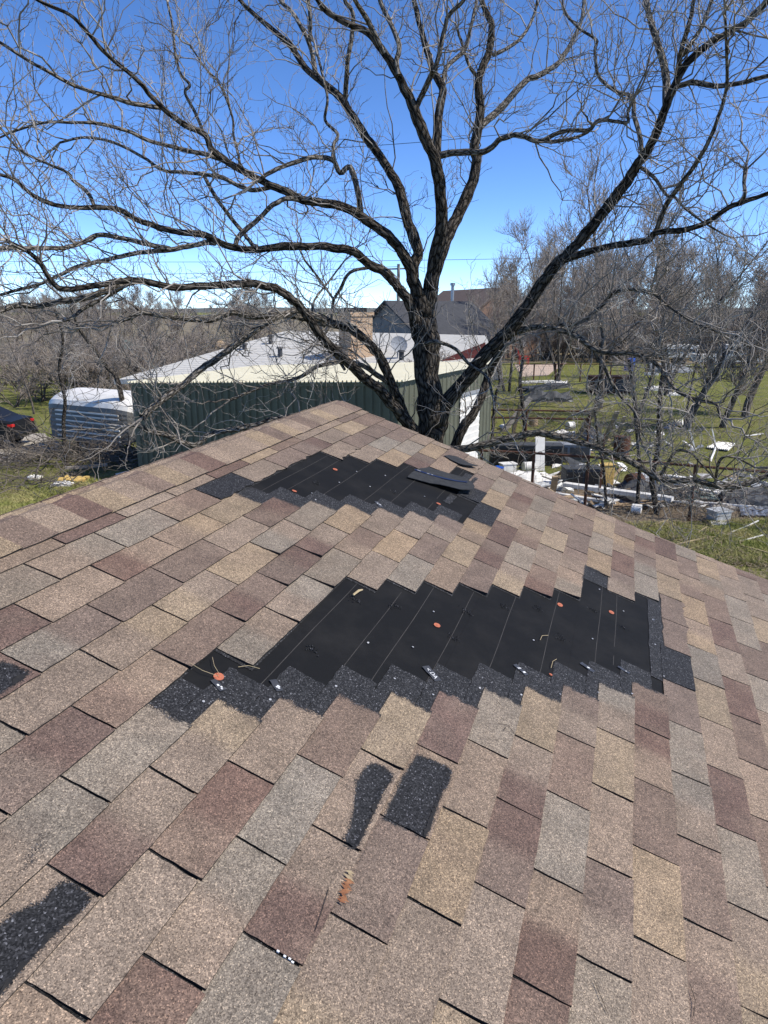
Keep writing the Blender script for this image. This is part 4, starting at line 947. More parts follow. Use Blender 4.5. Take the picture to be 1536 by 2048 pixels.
# house with pale grey roof behind the shed
A = at(228, 761, 28); D = at(992, 728, 25.8); B = at(575, 661, 36.5); C = at(972, 671, 34.5)
gh = empty('low_house', ((A.x + D.x) / 2, 30, 0), 'low house with pale grey roof, brick chimney and satellite dish behind the shed', 'house')
q = MB(); NN = 26
for i in range(NN):   # overlapping courses
    l0, r0 = A.lerp(B, i / NN), D.lerp(C, i / NN); l1, r1 = A.lerp(B, (i + 1) / NN), D.lerp(C, (i + 1) / NN); e = up * .012
    q.face([l0 + e, r0 + e, r1, l1]); q.face([l0, r0, r0 + e, l0 + e])
q.face([A - up * .15, D - up * .15, D + up * .03, A + up * .03])
q.face([B, C, Vector((C.x + 1, C.y + 9, C.z - 1.6)), Vector((B.x - 2, B.y + 9, B.z - 1.6))])
hr = q.build('roof', M['greyroof'], gh)
q = MB()
w0, w1 = A.lerp(B, .06), D.lerp(C, .06); w0 = w0 + (w1 - w0) * .05; w1 = w0 + (w1 - w0) * .97
q.prism([Vector((w0.x, w0.y, 0)), Vector((w1.x, w1.y, 0)), Vector((w1.x, w1.y, w1.z - .12)), Vector((w0.x, w0.y, w0.z - .12))], (0.05, .12, 0))
q.build('wall', M['brownroof'], gh)
q = MB(); a = at(884, 724, 27.2); b = at(969, 716, 27.6); c = at(966, 677, 30)
q.prism([Vector((a.x, a.y, 0)), Vector((b.x, b.y, 0)), Vector((b.x, b.y, c.z - .05)), Vector((a.x, a.y, a.z + .1))], (.03, .1, 0)); q.build('gable_end', M['darkred'], gh)
# chimney
cx = at(716, 722, 29.5); wz = cx.z - .5; topz = at(716, 624, 29.5).z
q = MB(); q.abox((cx.x - .52, cx.y - .3, wz), (cx.x + .52, cx.y + .6, topz - .16)); q.abox((cx.x - .72, cx.y - .42, wz), (cx.x + .66, cx.y + .72, wz + 1.05)); q.abox((cx.x - .57, cx.y - .35, topz - .16), (cx.x + .57, cx.y + .65, topz))
yaw = .62
def spin(mb, c, a):
    mb.v = [(c.x + (x - c.x) * math.cos(a) - (y - c.y) * math.sin(a), c.y + (x - c.x) * math.sin(a) + (y - c.y) * math.cos(a), z) for x, y, z in mb.v]
spin(q, cx, yaw)
bm_ = bpy.data.materials.new('chimney_brick'); bm_.use_nodes = True; t = bm_.node_tree; b_ = t.nodes['Principled BSDF']; br = t.nodes.new('ShaderNodeTexBrick'); tc = t.nodes.new('ShaderNodeTexCoord')
br.inputs['Scale'].default_value = 4.2; br.inputs['Color1'].default_value = (.46, .30, .17, 1); br.inputs['Color2'].default_value = (.38, .24, .13, 1); br.inputs['Mortar'].default_value = (.5, .45, .38, 1)
mp_ = t.nodes.new('ShaderNodeMapping'); mp_.inputs['Rotation'].default_value = (math.pi / 2, 0, 0); t.links.new(tc.outputs['Object'], mp_.inputs[0]); t.links.new(mp_.outputs[0], br.inputs['Vector']); t.links.new(br.outputs[0], b_.inputs['Base Color']); b_.inputs['Roughness'].default_value = .9
ch = q.build('chimney', bm_, hr)
q = MB(); q.abox((cx.x - .35, cx.y - .15, topz), (cx.x + .35, cx.y + .45, topz + .17)); spin(q, cx, yaw); q.build('chimney_cap', M['dark'], hr)
# dish, vents
dp = at(797, 690, 28.6); q = MB(); nr = 16; fc = Vector((.25, -.9, .35)).normalized(); ua = fc.cross(up).normalized(); va = ua.cross(fc); prev = None
for r_, off in ((0, 0), (.14, .01), (.26, .045), (.34, .085)):
    ring = [dp + (ua * math.cos(k * 2 * math.pi / nr) + va * math.sin(k * 2 * math.pi / nr)) * max(r_, .001) + fc * off for k in range(nr)]
    if prev:
        for k in range(nr): q.face([prev[k], prev[(k + 1) % nr], ring[(k + 1) % nr], ring[k]])
    prev = ring
q.tube([dp - fc * .02, dp - fc * .12 - up * .3, dp - fc * .1 - up * .75], .03, 6); q.tube([dp - va * .3 + fc * .05, dp + fc * .35 - va * .1], .015, 5); q.build('satellite_dish', M['greypaint'], hr)
for px, py, dy in ((541, 676, 33.5), (489, 692, 32.5), (560, 700, 30.5), (668, 694, 30.0), (803, 707, 27.5)):
    p = at(px, py, dy); q = MB(); q.tube([p - up * .25, p + up * .06], .1, 10); q.tube([p + up * .06, p + up * .13], [.17, .12], 10); q.build('roof_vent', M['slate'], hr)

def gable(name, cx, cy, yaw, w, dpt, eave, ridge, rm, wm, label, cat='house', over=.35):
    root = empty(name, (cx, cy, 0), label, cat); c, s = math.cos(yaw), math.sin(yaw)
    def T(x, y, z): return Vector((cx + x * c - y * s, cy + x * s + y * c, z))
    q = MB(); W2, D2 = w / 2, dpt / 2
    q.face([T(-W2, -D2, 0), T(W2, -D2, 0), T(W2, -D2, eave), T(0, -D2, ridge - .1), T(-W2, -D2, eave)]); q.face([T(W2, D2, 0), T(-W2, D2, 0), T(-W2, D2, eave), T(0, D2, ridge - .1), T(W2, D2, eave)])
    q.face([T(-W2, D2, 0), T(-W2, -D2, 0), T(-W2, -D2, eave), T(-W2, D2, eave)]); q.face([T(W2, -D2, 0), T(W2, D2, 0), T(W2, D2, eave), T(W2, -D2, eave)])
    q.build('wall', wm, root)
    sl = (ridge - eave) / W2; q = MB()
    for sg in (-1, 1):
        a, b, d, e = T(0, -D2 - over, ridge), T(0, D2 + over, ridge), T(sg * (W2 + over), D2 + over, eave - sl * over), T(sg * (W2 + over), -D2 - over, eave - sl * over)
        q.prism([a, b, d, e], (0, 0, .12))
    r = q.build('roof', rm, root)
    q = MB()
    for k in (-.5, .1):
        q.box(T(k * W2 + .3, -D2 - .02, eave * .6), Vector((c, s, 0)) * .45, Vector((-s, c, 0)) * .03, up * .5)
    wn = q
    for k in (-.45, .3):
        q = MB(); q.box(T(k * W2, -D2 - .02, eave * .6), Vector((c, s, 0)) * .5, Vector((-s, c, 0)) * .03, up * .5); q.build('window', M['glass'], root)
    return root
x = at(862, 640, 50).x
hs = gable('slate_house', x, 52, -.9, 7.2, 7.5, 3.0, 5.3, M['slate'], M['darkwall'], 'grey house with a dark slate coloured gable roof beyond the tree trunk')
x = at(950, 600, 78).x
h3 = gable('brown_house', x, 82, .35, 9, 14, 3.4, 6.9, M['brownroof'], M['brickwall'], 'distant house with a broad brown roof just right of the tree trunk')
fp = at(905, 590, 74); q = MB(); q.tube([fp - up * .8, fp + up * .9], .16, 10); q.tube([fp + up * .9, fp + up * 1.15], .26, 10); q.build('flue_pipe', M['tin'], h3)
x = at(786, 670, 42).x
gable('carport', x, 44, .1, 5.2, 4, 2.4, 3.05, M['white'], M['greypaint'], 'low carport with a white metal roof left of the tree trunk', 'carport', .2)
x = at(1220, 645, 105).x
gable('white_barn', x, 108, .2, 9, 12, 2.6, 3.2, M['white'], M['greypaint'], 'far white-roofed building glimpsed through the right-hand thicket', 'barn')
x = at(1525, 690, 95).x
gable('white_cabin', x, 98, -.1, 7, 9, 2.4, 3.0, M['white'], M['greypaint'], 'far white-roofed building at the right edge behind the white pickup', 'building')
# utility pole and wires
pp = at(797, 560, 62); pz = at(797, 528, 62).z; q = MB(); q.tube([(pp.x, 62, 0), (pp.x, 62, pz)], [.17, .12], 8)
pl = empty('utility_pole', (pp.x, 62, 0), 'bare wooden utility pole standing beyond the dark roof', 'pole'); q.build('pole', M['twig'], pl)
q = MB(); q.beam((pp.x - .9, 62, pz - .4), (pp.x + .9, 62, pz - .35), .1, .12); q.build('crossarm', M['twig'], pl)
def wire(p0, p1, y0, y1, sag, label):
    a, b = at(*p0, y0), at(*p1, y1); q = MB(); q.tube([a.lerp(b, k / 20) - up * sag * 4 * (k / 20) * (1 - k / 20) for k in range(21)], .016, 4)
    single('power_line', q, M['rubber'], label, 'power line', 'overhead wires')
wire((-400, 518), (1900, 492), 58, 58, .6, 'thin overhead wire crossing the sky just above the horizon')
wire((560, 300), (1700, 165), 46, 34, .5, 'thin overhead wire rising to the right behind the crown')
wire((-400, 540), (pp.x and 797, 533), 60, 62, .5, 'lower thin overhead wire running left from the utility pole')

# ================================================================== other bare trees and brush
M['grove'] = mat('grove_twigs', (.25, .21, .175), .95, (.36, .31, .265), 2.5, spec=.05)
M['grovetrunk'] = bark_mat('grove_bark', (.05, .042, .034), (.2, .17, .14), 8, .8, .02)
def gen(seed, h, stems=1, spread=.35, upr=.35, n1=16, n2=11, n3=5, bare=.25, r0=.11):
    r = np.random.default_rng(seed); tl, cl = [], []
    for s in range(stems):
        a = r.uniform(0, 6.28); d = unit(np.array([math.cos(a) * spread * (.6 if stems == 1 else 1), math.sin(a) * spread * (.6 if stems == 1 else 1), 1]))
        hh = h * r.uniform(.75, 1); P = twig_path(r, np.array([r.normal(0, .15 * (stems > 1)), r.normal(0, .15 * (stems > 1)), -.1]), d, hh * .92, 9, .09, .12)
        R = np.linspace(r0 * (1 if stems == 1 else .55), r0 * .12, 10); tl.append((P, R))
        L1 = []
        for k in range(n1):
            t = bare + (1 - bare) * r.random() ** .8; i = t * 9; i0 = min(int(i), 8); p = P[i0] + (P[i0 + 1] - P[i0]) * (i - i0); w = R[i0]
            T = unit(P[i0 + 1] - P[i0]); sd = unit(np.cross(T, r.normal(0, 1, 3))); an = r.uniform(.45, 1.0); dd_ = unit(T * math.cos(an) + sd * math.sin(an))
            ln = hh * r.uniform(.16, .42) * (1.15 - .6 * t); Q = twig_path(r, p, dd_, ln, 7, .16, upr); L1.append((Q, np.linspace(min(w * .6, .045), .008, 8)))
        tl += L1[:0]; cl += L1; L2 = []
        for Q, R1 in L1:
            for k in range(n2):
                i0 = r.integers(1, 7); T = unit(Q[i0 + 1] - Q[i0]); sd = unit(np.cross(T, r.normal(0, 1, 3))); an = r.uniform(.4, 1.0)
                dd_ = unit(T * math.cos(an) + sd * math.sin(an)); S = twig_path(r, Q[i0], dd_, h * r.uniform(.05, .15), 4, .2, upr); L2.append((S, np.linspace(.0115, .006, 5)))
        cl += L2
        for Q, R1 in L2:
            for k in range(n3):
                i0 = r.integers(1, 4); T = unit(Q[i0 + 1] - Q[i0]); sd = unit(np.cross(T, r.normal(0, 1, 3))); an = r.uniform(.4, 1.0)
                dd_ = unit(T * math.cos(an) + sd * math.sin(an)); cl.append((twig_path(r, Q[i0], dd_, h * r.uniform(.02, .065), 2, .2, upr), np.array([.0075, .006, .0045])))
    return tubes_mesh('trunk', tl, 8, rough=.08), tubes_mesh('crown', cl, 3)
TEMPL = {}
for k, a in {'tall': (1, 11, 1, .12, .75, 26, 14, 5, .22, .15), 'tall2': (2, 10, 3, .22, .65, 14, 12, 5, .25, .16), 'round': (3, 8, 2, .4, .35, 16, 13, 5, .2, .15), 'round2': (4, 7, 1, .2, .3, 24, 14, 5, .18, .14),
             'shrub': (5, 3.6, 6, .7, .3, 8, 9, 4, .1, .07), 'shrub2': (6, 3.0, 7, .85, .25, 7, 9, 4, .08, .06), 'thin': (7, 7, 1, .1, .4, 14, 8, 4, .35, .07)}.items():
    tm, cm = gen(*a); tm.materials.append(M['grovetrunk']); cm.materials.append(M['grove']); TEMPL[k] = (tm, cm)
rg = random.Random(17)
def bare(kind, px, y, top=None, h=None, label='', group=None, name='bare_tree', cat='tree', z=0):
    tm, cm = TEMPL[kind]; base_h = {'tall': 11, 'tall2': 10, 'round': 8, 'round2': 7, 'shrub': 3.6, 'shrub2': 3.0, 'thin': 7}[kind]
    x = at(px, 620, y).x
    if top is not None: h = at(px, top, y).z
    s = h / base_h
    root = empty(name, (x, y, z), label, cat, group); root.rotation_euler = (0, 0, rg.uniform(0, 6.28)); root.scale = (s * rg.uniform(.9, 1.15), s * rg.uniform(.9, 1.15), s)
    for nm, me in (('trunk', tm), ('crown', cm)):
        o = bpy.data.objects.new(nm, me); COL.objects.link(o); o.parent = root
    return root
bare('tall', 1215, 36, top=285, label='tallest feathery bare tree rising behind the right-hand limb', name='feathery_tree')
bare('tall2', 1345, 42, top=330, label='tall many-stemmed bare tree right of the tallest feathery tree', name='feathery_tree')
bare('round', 1030, 44, top=430, label='rounded bare tree showing between the trunk and the right-hand limb')
bare('tall2', 1120, 50, top=400, label='upright bare tree left of the tallest feathery tree')
bare('tall', 1450, 50, top=400, label='slender bare tree near the right edge behind the lower limb', name='feathery_tree')
bare('round', 1290, 33, top=450, label='bushy bare tree in front of the tall feathery trees at right')
bare('round2', 1400, 30, top=470, label='bare spreading tree over the yard behind the white pickup')
bare('round2', 1519, 33, top=430, label='dark-trunked bare tree at the right edge of the yard')
bare('thin', 1396, 31, top=560, label='thin straight bare tree standing alone in the grassy yard')
bare('round2', 1474, 30, top=520, label='leaning bare tree in the yard left of the edge tree')
G1 = 'bare trees of the right-hand thicket'
for i in range(46):
    px = 1000 + rg.random() * 640; y = rg.uniform(68, 100)
    bare(rg.choice(['tall2', 'round', 'round2', 'tall', 'round']), px, y, top=rg.uniform(440, 560) if px > 1080 else rg.uniform(510, 580), label='bare grey tree in the dense thicket at right behind the yard', group=G1, name='thicket_tree')
for i in range(22):
    px = 1060 + rg.random() * 560; y = rg.uniform(68, 82)
    bare(rg.choice(['shrub', 'shrub2']), px, y, h=rg.uniform(3.5, 5.5), label='tangled bare shrub at the foot of the right-hand thicket', group='shrubs under the right-hand thicket', name='thicket_shrub', cat='shrub')
for i in range(46):
    px = 1090 + rg.random() * 560; y = rg.uniform(70, 95)
    bare(rg.choice(['shrub', 'shrub2', 'shrub']), px, y, h=rg.uniform(3.5, 6), label='pale bare shrub in the dense brush behind the grassy yard', group='bare brush closing the yard at right', name='thicket_shrub', cat='shrub')
G2 = 'bare trees along the left tree line'
for i in range(44):
    px = -90 + rg.random() * 640; y = rg.uniform(62, 120)
    bare(rg.choice(['round', 'round2', 'tall2', 'round']), px, y, top=rg.uniform(548, 612), label='bare grey-brown tree in the left tree line behind the camper', group=G2, name='tree_line_tree')
for i in range(60):
    px = -60 + rg.random() * 520; y = rg.uniform(36, 62)
    bare(rg.choice(['shrub', 'shrub2']), px, y, h=rg.uniform(2.2, 4.3), label='tangled brown bare shrub in the brush beyond the camper', group='bare shrubs of the left brush', name='brush_shrub', cat='shrub')
for px, y, top, lb in ((40, 34, 600, 'bare small tree at far left above the dark car'), (190, 31, 640, 'bare small tree with grey trunk standing behind the camper'), (130, 40, 590, 'thin bare tree left of the camper roof'), (300, 44, 585, 'bare tree above the left end of the grey roof')):
    bare(rg.choice(['round2', 'thin']), px, y, top=top, label=lb)
bare('round', 600, 64, top=560, label='bare tree on the skyline left of the brick chimney')
bare('round2', 455, 58, top=520, label='taller bare tree on the skyline above the grey roof')
bare('round', 505, 70, top=575, label='low rounded bare tree between two skyline trees')
bare('shrub', 660, 52, h=4.6, label='bare shrub with upright stems just left of the chimney', cat='shrub', name='bare_shrub')
bare('shrub2', 760, 26.5, h=4.6, label='thin upright suckers rising in front of the satellite dish', cat='shrub', name='bare_shrub')
bare('tall2', 968, 60, top=560, label='bare tree against the brown roof right of the trunk')
for i in range(44):
    px = -500 + rg.random() * 2500; y = rg.uniform(130, 420)
    bare(rg.choice(['round', 'round2']), px, y, h=rg.uniform(5, 8), label='small distant bare tree out in the open country', group='distant trees on the plain', name='distant_tree')
# saplings on the fence line, traced
def sapling(path, y, w0, w1, label, seed, nb=16):
    pts = [at(a, b, y + .15 * math.sin(i)) for i, (a, b) in enumerate(path)]; pts[0].z = 0; C_ = catmull(pts, 4); m = len(C_); R = np.linspace(w0, w1, m) / 2 * y / F
    root = empty('fence_sapling', (pts[0].x, pts[0].y, 0), label, 'sapling'); link('trunk', tubes_mesh('trunk', [(C_, R)], 8, rough=.1), M['bark'], root); r = np.random.default_rng(seed); ln = []
    for k in range(nb):
        i = r.integers(int(m * .35), m - 1); T = unit(C_[i + 1] - C_[i]); sd = unit(np.cross(T, r.normal(0, 1, 3))); d = unit(T * .6 + sd * .8); Q = twig_path(r, C_[i], d, r.uniform(.4, 1.3), 7, .2, .3); ln.append((Q, np.linspace(min(R[i] * .6, .012), .004, 8)))
        for j in range(7):
            i0 = r.integers(1, 7); T = unit(Q[i0 + 1] - Q[i0]); sd = unit(np.cross(T, r.normal(0, 1, 3))); ln.append((twig_path(r, Q[i0], unit(T * .6 + sd * .8), r.uniform(.15, .5), 5, .22, .25), np.linspace(.0055, .003, 6)))
    link('crown', tubes_mesh('crown', ln, 4), M['twig'], root)
sapling([(1314, 1040), (1309, 996), (1304, 955), (1316, 900), (1318, 835), (1322, 770), (1328, 728), (1320, 670)], 16.6, 13, 6, 'fence-line sapling with the thicker crooked trunk, right of its neighbour', 1, 26)
sapling([(1274, 1030), (1276, 985), (1279, 940), (1276, 890), (1270, 830), (1266, 780), (1258, 720)], 16.9, 9, 5, 'slim fence-line sapling left of the thicker crooked one', 2, 22)
sapling([(1212, 1022), (1210, 975), (1206, 930), (1196, 880), (1190, 820), (1198, 760)], 17.2, 7, 4, 'thinnest fence-line sapling beside the yellow block', 3, 16)
sapling([(1046, 915), (1050, 860), (1044, 800), (1040, 760), (1046, 715), (1040, 680)], 27, 9, 5, 'crooked sapling in front of the red chair', 4, 14)
sapling([(985, 850), (990, 800), (1000, 760), (984, 700)], 24, 7, 4, 'sapling close against the sunny end of the shed', 5, 10)
sapling([(130, 905), (127, 850), (130, 800), (118, 740), (126, 680), (110, 620)], 22.5, 9, 4, 'slender sapling standing in front of the old camper', 6, 22)
sapling([(250, 800), (238, 770), (215, 735), (190, 700), (160, 660), (140, 610)], 23.2, 12, 5, 'leaning sapling rising from behind the camper roof', 7, 20)

M['brushwood'] = mat('brushwood', (.07, .058, .047), .9, (.24, .205, .17), 1.5, spec=.1)
# brush heap of broken limbs before the camper
def brush(cx, cy, rx, ry, hh, n, label, seed):
    r = np.random.default_rng(seed); ln = []
    for k in range(n):
        p = np.array([cx + r.normal(0, rx), cy + r.normal(0, ry), abs(r.normal(0, hh * .4))]); a = r.uniform(0, 6.28); d = unit(np.array([math.cos(a), math.sin(a) * .6, r.normal(.15, .35)])); L_ = r.uniform(.6, 2.4)
        Q = twig_path(r, p, d, L_, 8, .16, 0); Q[:, 2] = np.abs(Q[:, 2]) ; rr_ = r.uniform(.006, .026); ln.append((Q, np.linspace(rr_, .004, 9)))
        for j in range(4):
            i0 = r.integers(2, 8); T = unit(Q[i0] - Q[i0 - 1]); sd = unit(np.cross(T, r.normal(0, 1, 3))); S = twig_path(r, Q[i0], unit(T * .6 + sd * .7), r.uniform(.2, .7), 4, .2, .1); S[:, 2] = np.abs(S[:, 2]); ln.append((S, np.linspace(.006, .003, 5)))
    o = link('brush_pile', tubes_mesh('brush_pile', ln, 4), M['brushwood']); tag(o, label, 'brush', None, 'stuff')
c = gnd(130, 925); brush(c.x, c.y, 1.5, .7, .9, 170, 'tangle of broken grey limbs in front of the old camper', 1)
c = gnd(30, 975); brush(c.x, c.y, 1.3, .8, .5, 60, 'low scatter of broken limbs at the left edge above the lawn', 2)
c = gnd(255, 935); brush(c.x, c.y, .8, .5, .7, 80, 'heap of thin limbs against the dark corner of the shed', 3)
c = gnd(1395, 1005); brush(c.x, c.y, .8, .5, .5, 60, 'tangle of grey wire and twigs at the fence post foot', 4)
c = gnd(1150, 880); brush(c.x, c.y, 1.6, .9, .5, 60, 'scatter of broken twigs among the yard junk', 5)

# ================================================================== vehicles, fences, yard junk
def on(px, py, z=0.0): return gnd(px, py, z)
def dir_at(y, a):  # unit ground direction turned a radians from camera-right
    return Vector((math.cos(a), math.sin(a), 0))
# old camper trailer
c = on(188, 906); L0, L1 = at(98, 850, 23.6).x, at(345, 850, 23.6).x; ym = 23.6
cr = empty('camper_trailer', ((L0 + L1) / 2, ym + 1.1, 0), 'old rounded camper trailer with white corrugated roof beside the shed', 'camper')
q = MB(); nA = 40; zb, zt = .5, 2.16
def prof(t):   # cross-section from near bottom over the roof to far bottom: (depth, height)
    if t < .36: return (0.0, zb + (zt - .55 - zb) * t / .36)
    if t < .64:
        a = (t - .36) / .28 * math.pi; return (1.1 - 1.1 * math.cos(a), zt - .55 + .55 * math.sin(a) ** .9)
    return (2.2, zt - .55 - (zt - .55 - zb) * (t - .64) / .36)
NX = 30
def cpt(i, j):
    s = i / NX; t = j / nA; d, z = prof(t); e = min(s, 1 - s) * (L1 - L0); rr_ = .85
    k = 1 if e > rr_ else math.sqrt(max(0, 1 - (1 - e / rr_) ** 2))
    zc = 1.1; x = L0 + (L1 - L0) * s
    rib = .010 if (j % 2 == 0) else 0
    return Vector((x, ym + 1.1 + (d - 1.1) * (.62 + .38 * k) - rib * (1 if d < .5 else 0), zc + (z - zc) * (.72 + .28 * k) + rib * (1 if .5 < d < 1.7 else 0)))
for i in range(NX):
    for j in range(nA):
        m = 0 if .385 < (j + .5) / nA < .62 else 1
        q.face([cpt(i, j), cpt(i + 1, j), cpt(i + 1, j + 1), cpt(i, j + 1)], m)
for i in (0, NX):
    q.face([cpt(i, j) for j in range(nA + 1)], 1)
M['campergrey'] = mat('dull_aluminium', (.15, .145, .135), .6, (.2, .195, .18), 3, metal=.3)
q.build('body', [M['white'], M['campergrey']], cr)
q = MB()
for k, z in enumerate((.66, .84, 1.02, 1.2, 1.38, 1.52)): q.beam((L0 + .75, ym - .03, z), (L1 - .3, ym - .03, z), .025, .05)
q.build('side_ribs', M['white'], cr)
for x in (L0 + 1.9, L0 + 2.7):
    q = MB(); q.tube([(x, ym + .02, .34), (x, ym + .24, .34)], .34, 18); w = q.build('wheel', M['rubber'], cr)
    q = MB(); q.tube([(x, ym - .0, .34), (x, ym + .02, .34)], .17, 12); q.build('rim', M['tin'], w)
cr.rotation_euler = (0, 0, -.5); cr.location.x -= .45
# dark car, only its tail in frame
cy = 25.0; xr = at(27, 880, cy).x
car = empty('dark_car', (xr - 2.2, cy + .85, 0), 'black car with a red tail light at the left edge of the photo', 'car')
sec = [(-4.4, .55), (-4.3, .8), (-3.3, .95), (-2.6, 1.38), (-1.3, 1.42), (-.5, 1.05), (-.05, .98), (0, .72), (.05, .45), (-.05, .32), (-4.3, .3)]
q = MB(); n = len(sec)
for y0, y1, k0, k1 in ((0, .12, .86, 1), (.12, 1.58, 1, 1), (1.58, 1.7, 1, .86)):
    for i in range(n):
        (a, b), (d, e) = sec[i], sec[(i + 1) % n]
        f = lambda z, k: .6 + (z - .6) * k
        q.face([(xr + a, cy + y0, f(b, k0)), (xr + d, cy + y0, f(e, k0)), (xr + d, cy + y1, f(e, k1)), (xr + a, cy + y1, f(b, k1))])
q.face([(xr + a, cy, .6 + (b - .6) * .86) for a, b in sec]); q.face([(xr + a, cy + 1.7, .6 + (b - .6) * .86) for a, b in sec][::-1])
q.build('body', M['carpaint'], car, .03)
q = MB(); q.prism([(xr - 3.1, cy - .015, .98), (xr - 2.5, cy - .015, 1.27), (xr - 1.35, cy - .015, 1.3), (xr - .75, cy - .015, 1.02)], (0, .02, 0)); q.build('window', M['glass'], car)
for y in (cy - .012, cy + 1.45):
    q = MB(); q.abox((xr - .16, y, .8), (xr + .03, y + .2, .9)); q.build('tail_light', M['lamp_red'], car, .02)
q = MB(); q.abox((xr - .05, cy + .05, .36), (xr + .13, cy + 1.65, .56)); q.build('bumper', M['carpaint'], car, .04)
for x, y in ((xr - .75, cy), (xr - 3.6, cy), (xr - .75, cy + 1.5), (xr - 3.6, cy + 1.5)):
    q = MB(); q.tube([(x, y - .03, .32), (x, y + .2, .32)], .32, 18); w = q.build('wheel', M['rubber'], car); q = MB(); q.tube([(x, y - .045, .32), (x, y - .03, .32)], .19, 12); q.build('rim', M['tin'], w)
# white pickup far right
py_ = 62; x0, x1 = at(1398, 720, py_).x, at(1528, 720, py_).x; gz = 0
pk = empty('pickup_truck', ((x0 + x1) / 2, py_ + 1, 0), 'white pickup truck with dark side windows parked beyond the yard at right', 'pickup'); Lp = x1 - x0
q = MB(); sec = [(0, .5), (0, 1.12), (.42, 1.14), (.46, 1.9), (.5, 1.96), (.72, 1.96), (.8, 1.22), (.98, 1.12), (1, .9), (1, .5)]
q.prism([(x0 + a * Lp, py_, z) for a, z in sec], (0, 1.95, 0)); q.build('body', M['white'], pk, .05)
for a0, a1, b0, b1 in ((.475, .6, .475, .6), (.62, .755, .62, .715)):
    q = MB(); q.prism([(x0 + a0 * Lp, py_ - .02, 1.25), (x0 + a1 * Lp, py_ - .02, 1.25), (x0 + b1 * Lp, py_ - .02, 1.82), (x0 + b0 * Lp, py_ - .02, 1.82)], (0, .03, 0)); q.build('window', M['glass'], pk)
for a in (.18, .83):
    q = MB(); q.tube([(x0 + a * Lp, py_ - .04, .4), (x0 + a * Lp, py_ + .2, .4)], .4, 18); q.build('wheel', M['rubber'], pk)
q = MB(); q.abox((x1 - .05, py_ + .05, .45), (x1 + .12, py_ + 1.9, .68)); q.build('bumper', M['tin'], pk)
# white travel trailer left of it
x0, x1 = at(1326, 730, 66).x, at(1394, 730, 66).x
tr = empty('cargo_trailer', ((x0 + x1) / 2, 67, 0), 'long low white trailer standing left of the white pickup', 'trailer')
q = MB(); q.abox((x0, 66, .6), (x1, 68, 1.75)); q.build('body', M['white'], tr, .08)
q = MB(); q.abox((x0 + .2, 65.97, 1.15), (x1 - .2, 66.02, 1.4)); q.build('window', M['glass'], tr)
for a in (.35, .55):
    q = MB(); q.tube([(x0 + a * (x1 - x0), 65.95, .35), (x0 + a * (x1 - x0), 66.2, .35)], .35, 16); q.build('wheel', M['rubber'], tr)
x0 = at(1300, 745, 57).x
bt = empty('boat_hull', (x0 + 1.5, 57.5, 0), 'upturned pale boat hull lying in front of the long white trailer', 'boat')
q = MB(); prev = None
for i in range(13):
    s = i / 12; w = .75 * math.sin(math.pi * min(1, .15 + s * .85)) ** .6 if s < 1 else .02; hh = .75 * (1 - .35 * s)
    ring = [Vector((x0 + 3.6 * s, 57.5 + w * math.cos(a), .05 + hh * math.sin(a) * (.3 + .7 * min(1, w / .6)))) for a in [math.pi * k / 8 for k in range(9)]]
    if prev:
        for k in range(8): q.face([prev[k], prev[k + 1], ring[k + 1], ring[k]])
    prev = ring
q.build('hull', M['greypaint'], bt); q = MB(); q.beam((x0, 57.5, .82), (x0 + 3.3, 57.5, .55), .05, .06); q.build('keel', M['white'], bt)

# pipe fences with woven wire
def fence(name, pts, hgt, label, rails=(1.0,), post_r=.038, rail_r=.032, mesh=True, sub=1):
    root = empty(name, pts[0], label, 'fence'); P = []
    for p in pts:
        P.append(Vector(p)); q = MB(); q.tube([(p[0], p[1], -.1), (p[0], p[1], hgt)], post_r, 10); q.build('post', M['rust'], root)
    for rl in rails:
        q = MB(); q.tube([p + up * hgt * rl * .97 for p in P], rail_r, 8); q.build('rail', M['rust'], root)
    if mesh:
        q = MB()
        for a, b in zip(P, P[1:]):
            L_ = (b - a).length; n = int(L_ / .16)
            for i in range(n): x = a.lerp(b, i / n); q.beam(x + up * .03, x + up * hgt * .95, .0028, .0028)
            for k in range(9): z = .04 + k * hgt * .92 / 8; q.beam(a + up * z, b + up * z, .003, .003)
        q.build('wire_mesh', M['rust'], root)
fpts = [on(960, 1000), on(1062, 1007), on(1169, 1017), on(1378, 1041)]; d = (fpts[3] - fpts[2]); fpts += [fpts[3] + d, fpts[3] + d * 2]; fpts.insert(0, fpts[0] - d * .9)
fence('pipe_fence', fpts, 1.36, 'rusty pipe fence with woven wire between the near lawn and the junk', (1.0,))
fp2 = [on(940, 888), on(1050, 890), on(1174, 893), on(1290, 897), on(1410, 902), on(1560, 908)]
fence('pipe_fence', fp2[:3], 1.32, 'second rusty pipe fence with two rails behind the junk', (1.0, .78), mesh=False)
fp3 = [at(1040, 760, 50), at(1067, 760, 50), at(1110, 760, 50), at(1160, 760, 50), at(1220, 760, 50)]
for p in fp3: p.z = 0
fence('wire_fence', fp3, 1.25, 'far dark wire fence in front of the concrete slab', (1.0,), .05, .035)
q = MB(); p = on(1198, 1000); q.beam((p.x, p.y, -.1), (p.x, p.y, 1.75), .05, .04); single('steel_post', q, M['rust'], 'single rusty steel T-post standing left of the yellow block', 'post')
q = MB(); p = on(1174, 885); q.beam((p.x, p.y, 0), (p.x, p.y, .95), .12, .12); single('wooden_post', q, M['rust'], 'short thick brown post leaning by the tin tub', 'post')

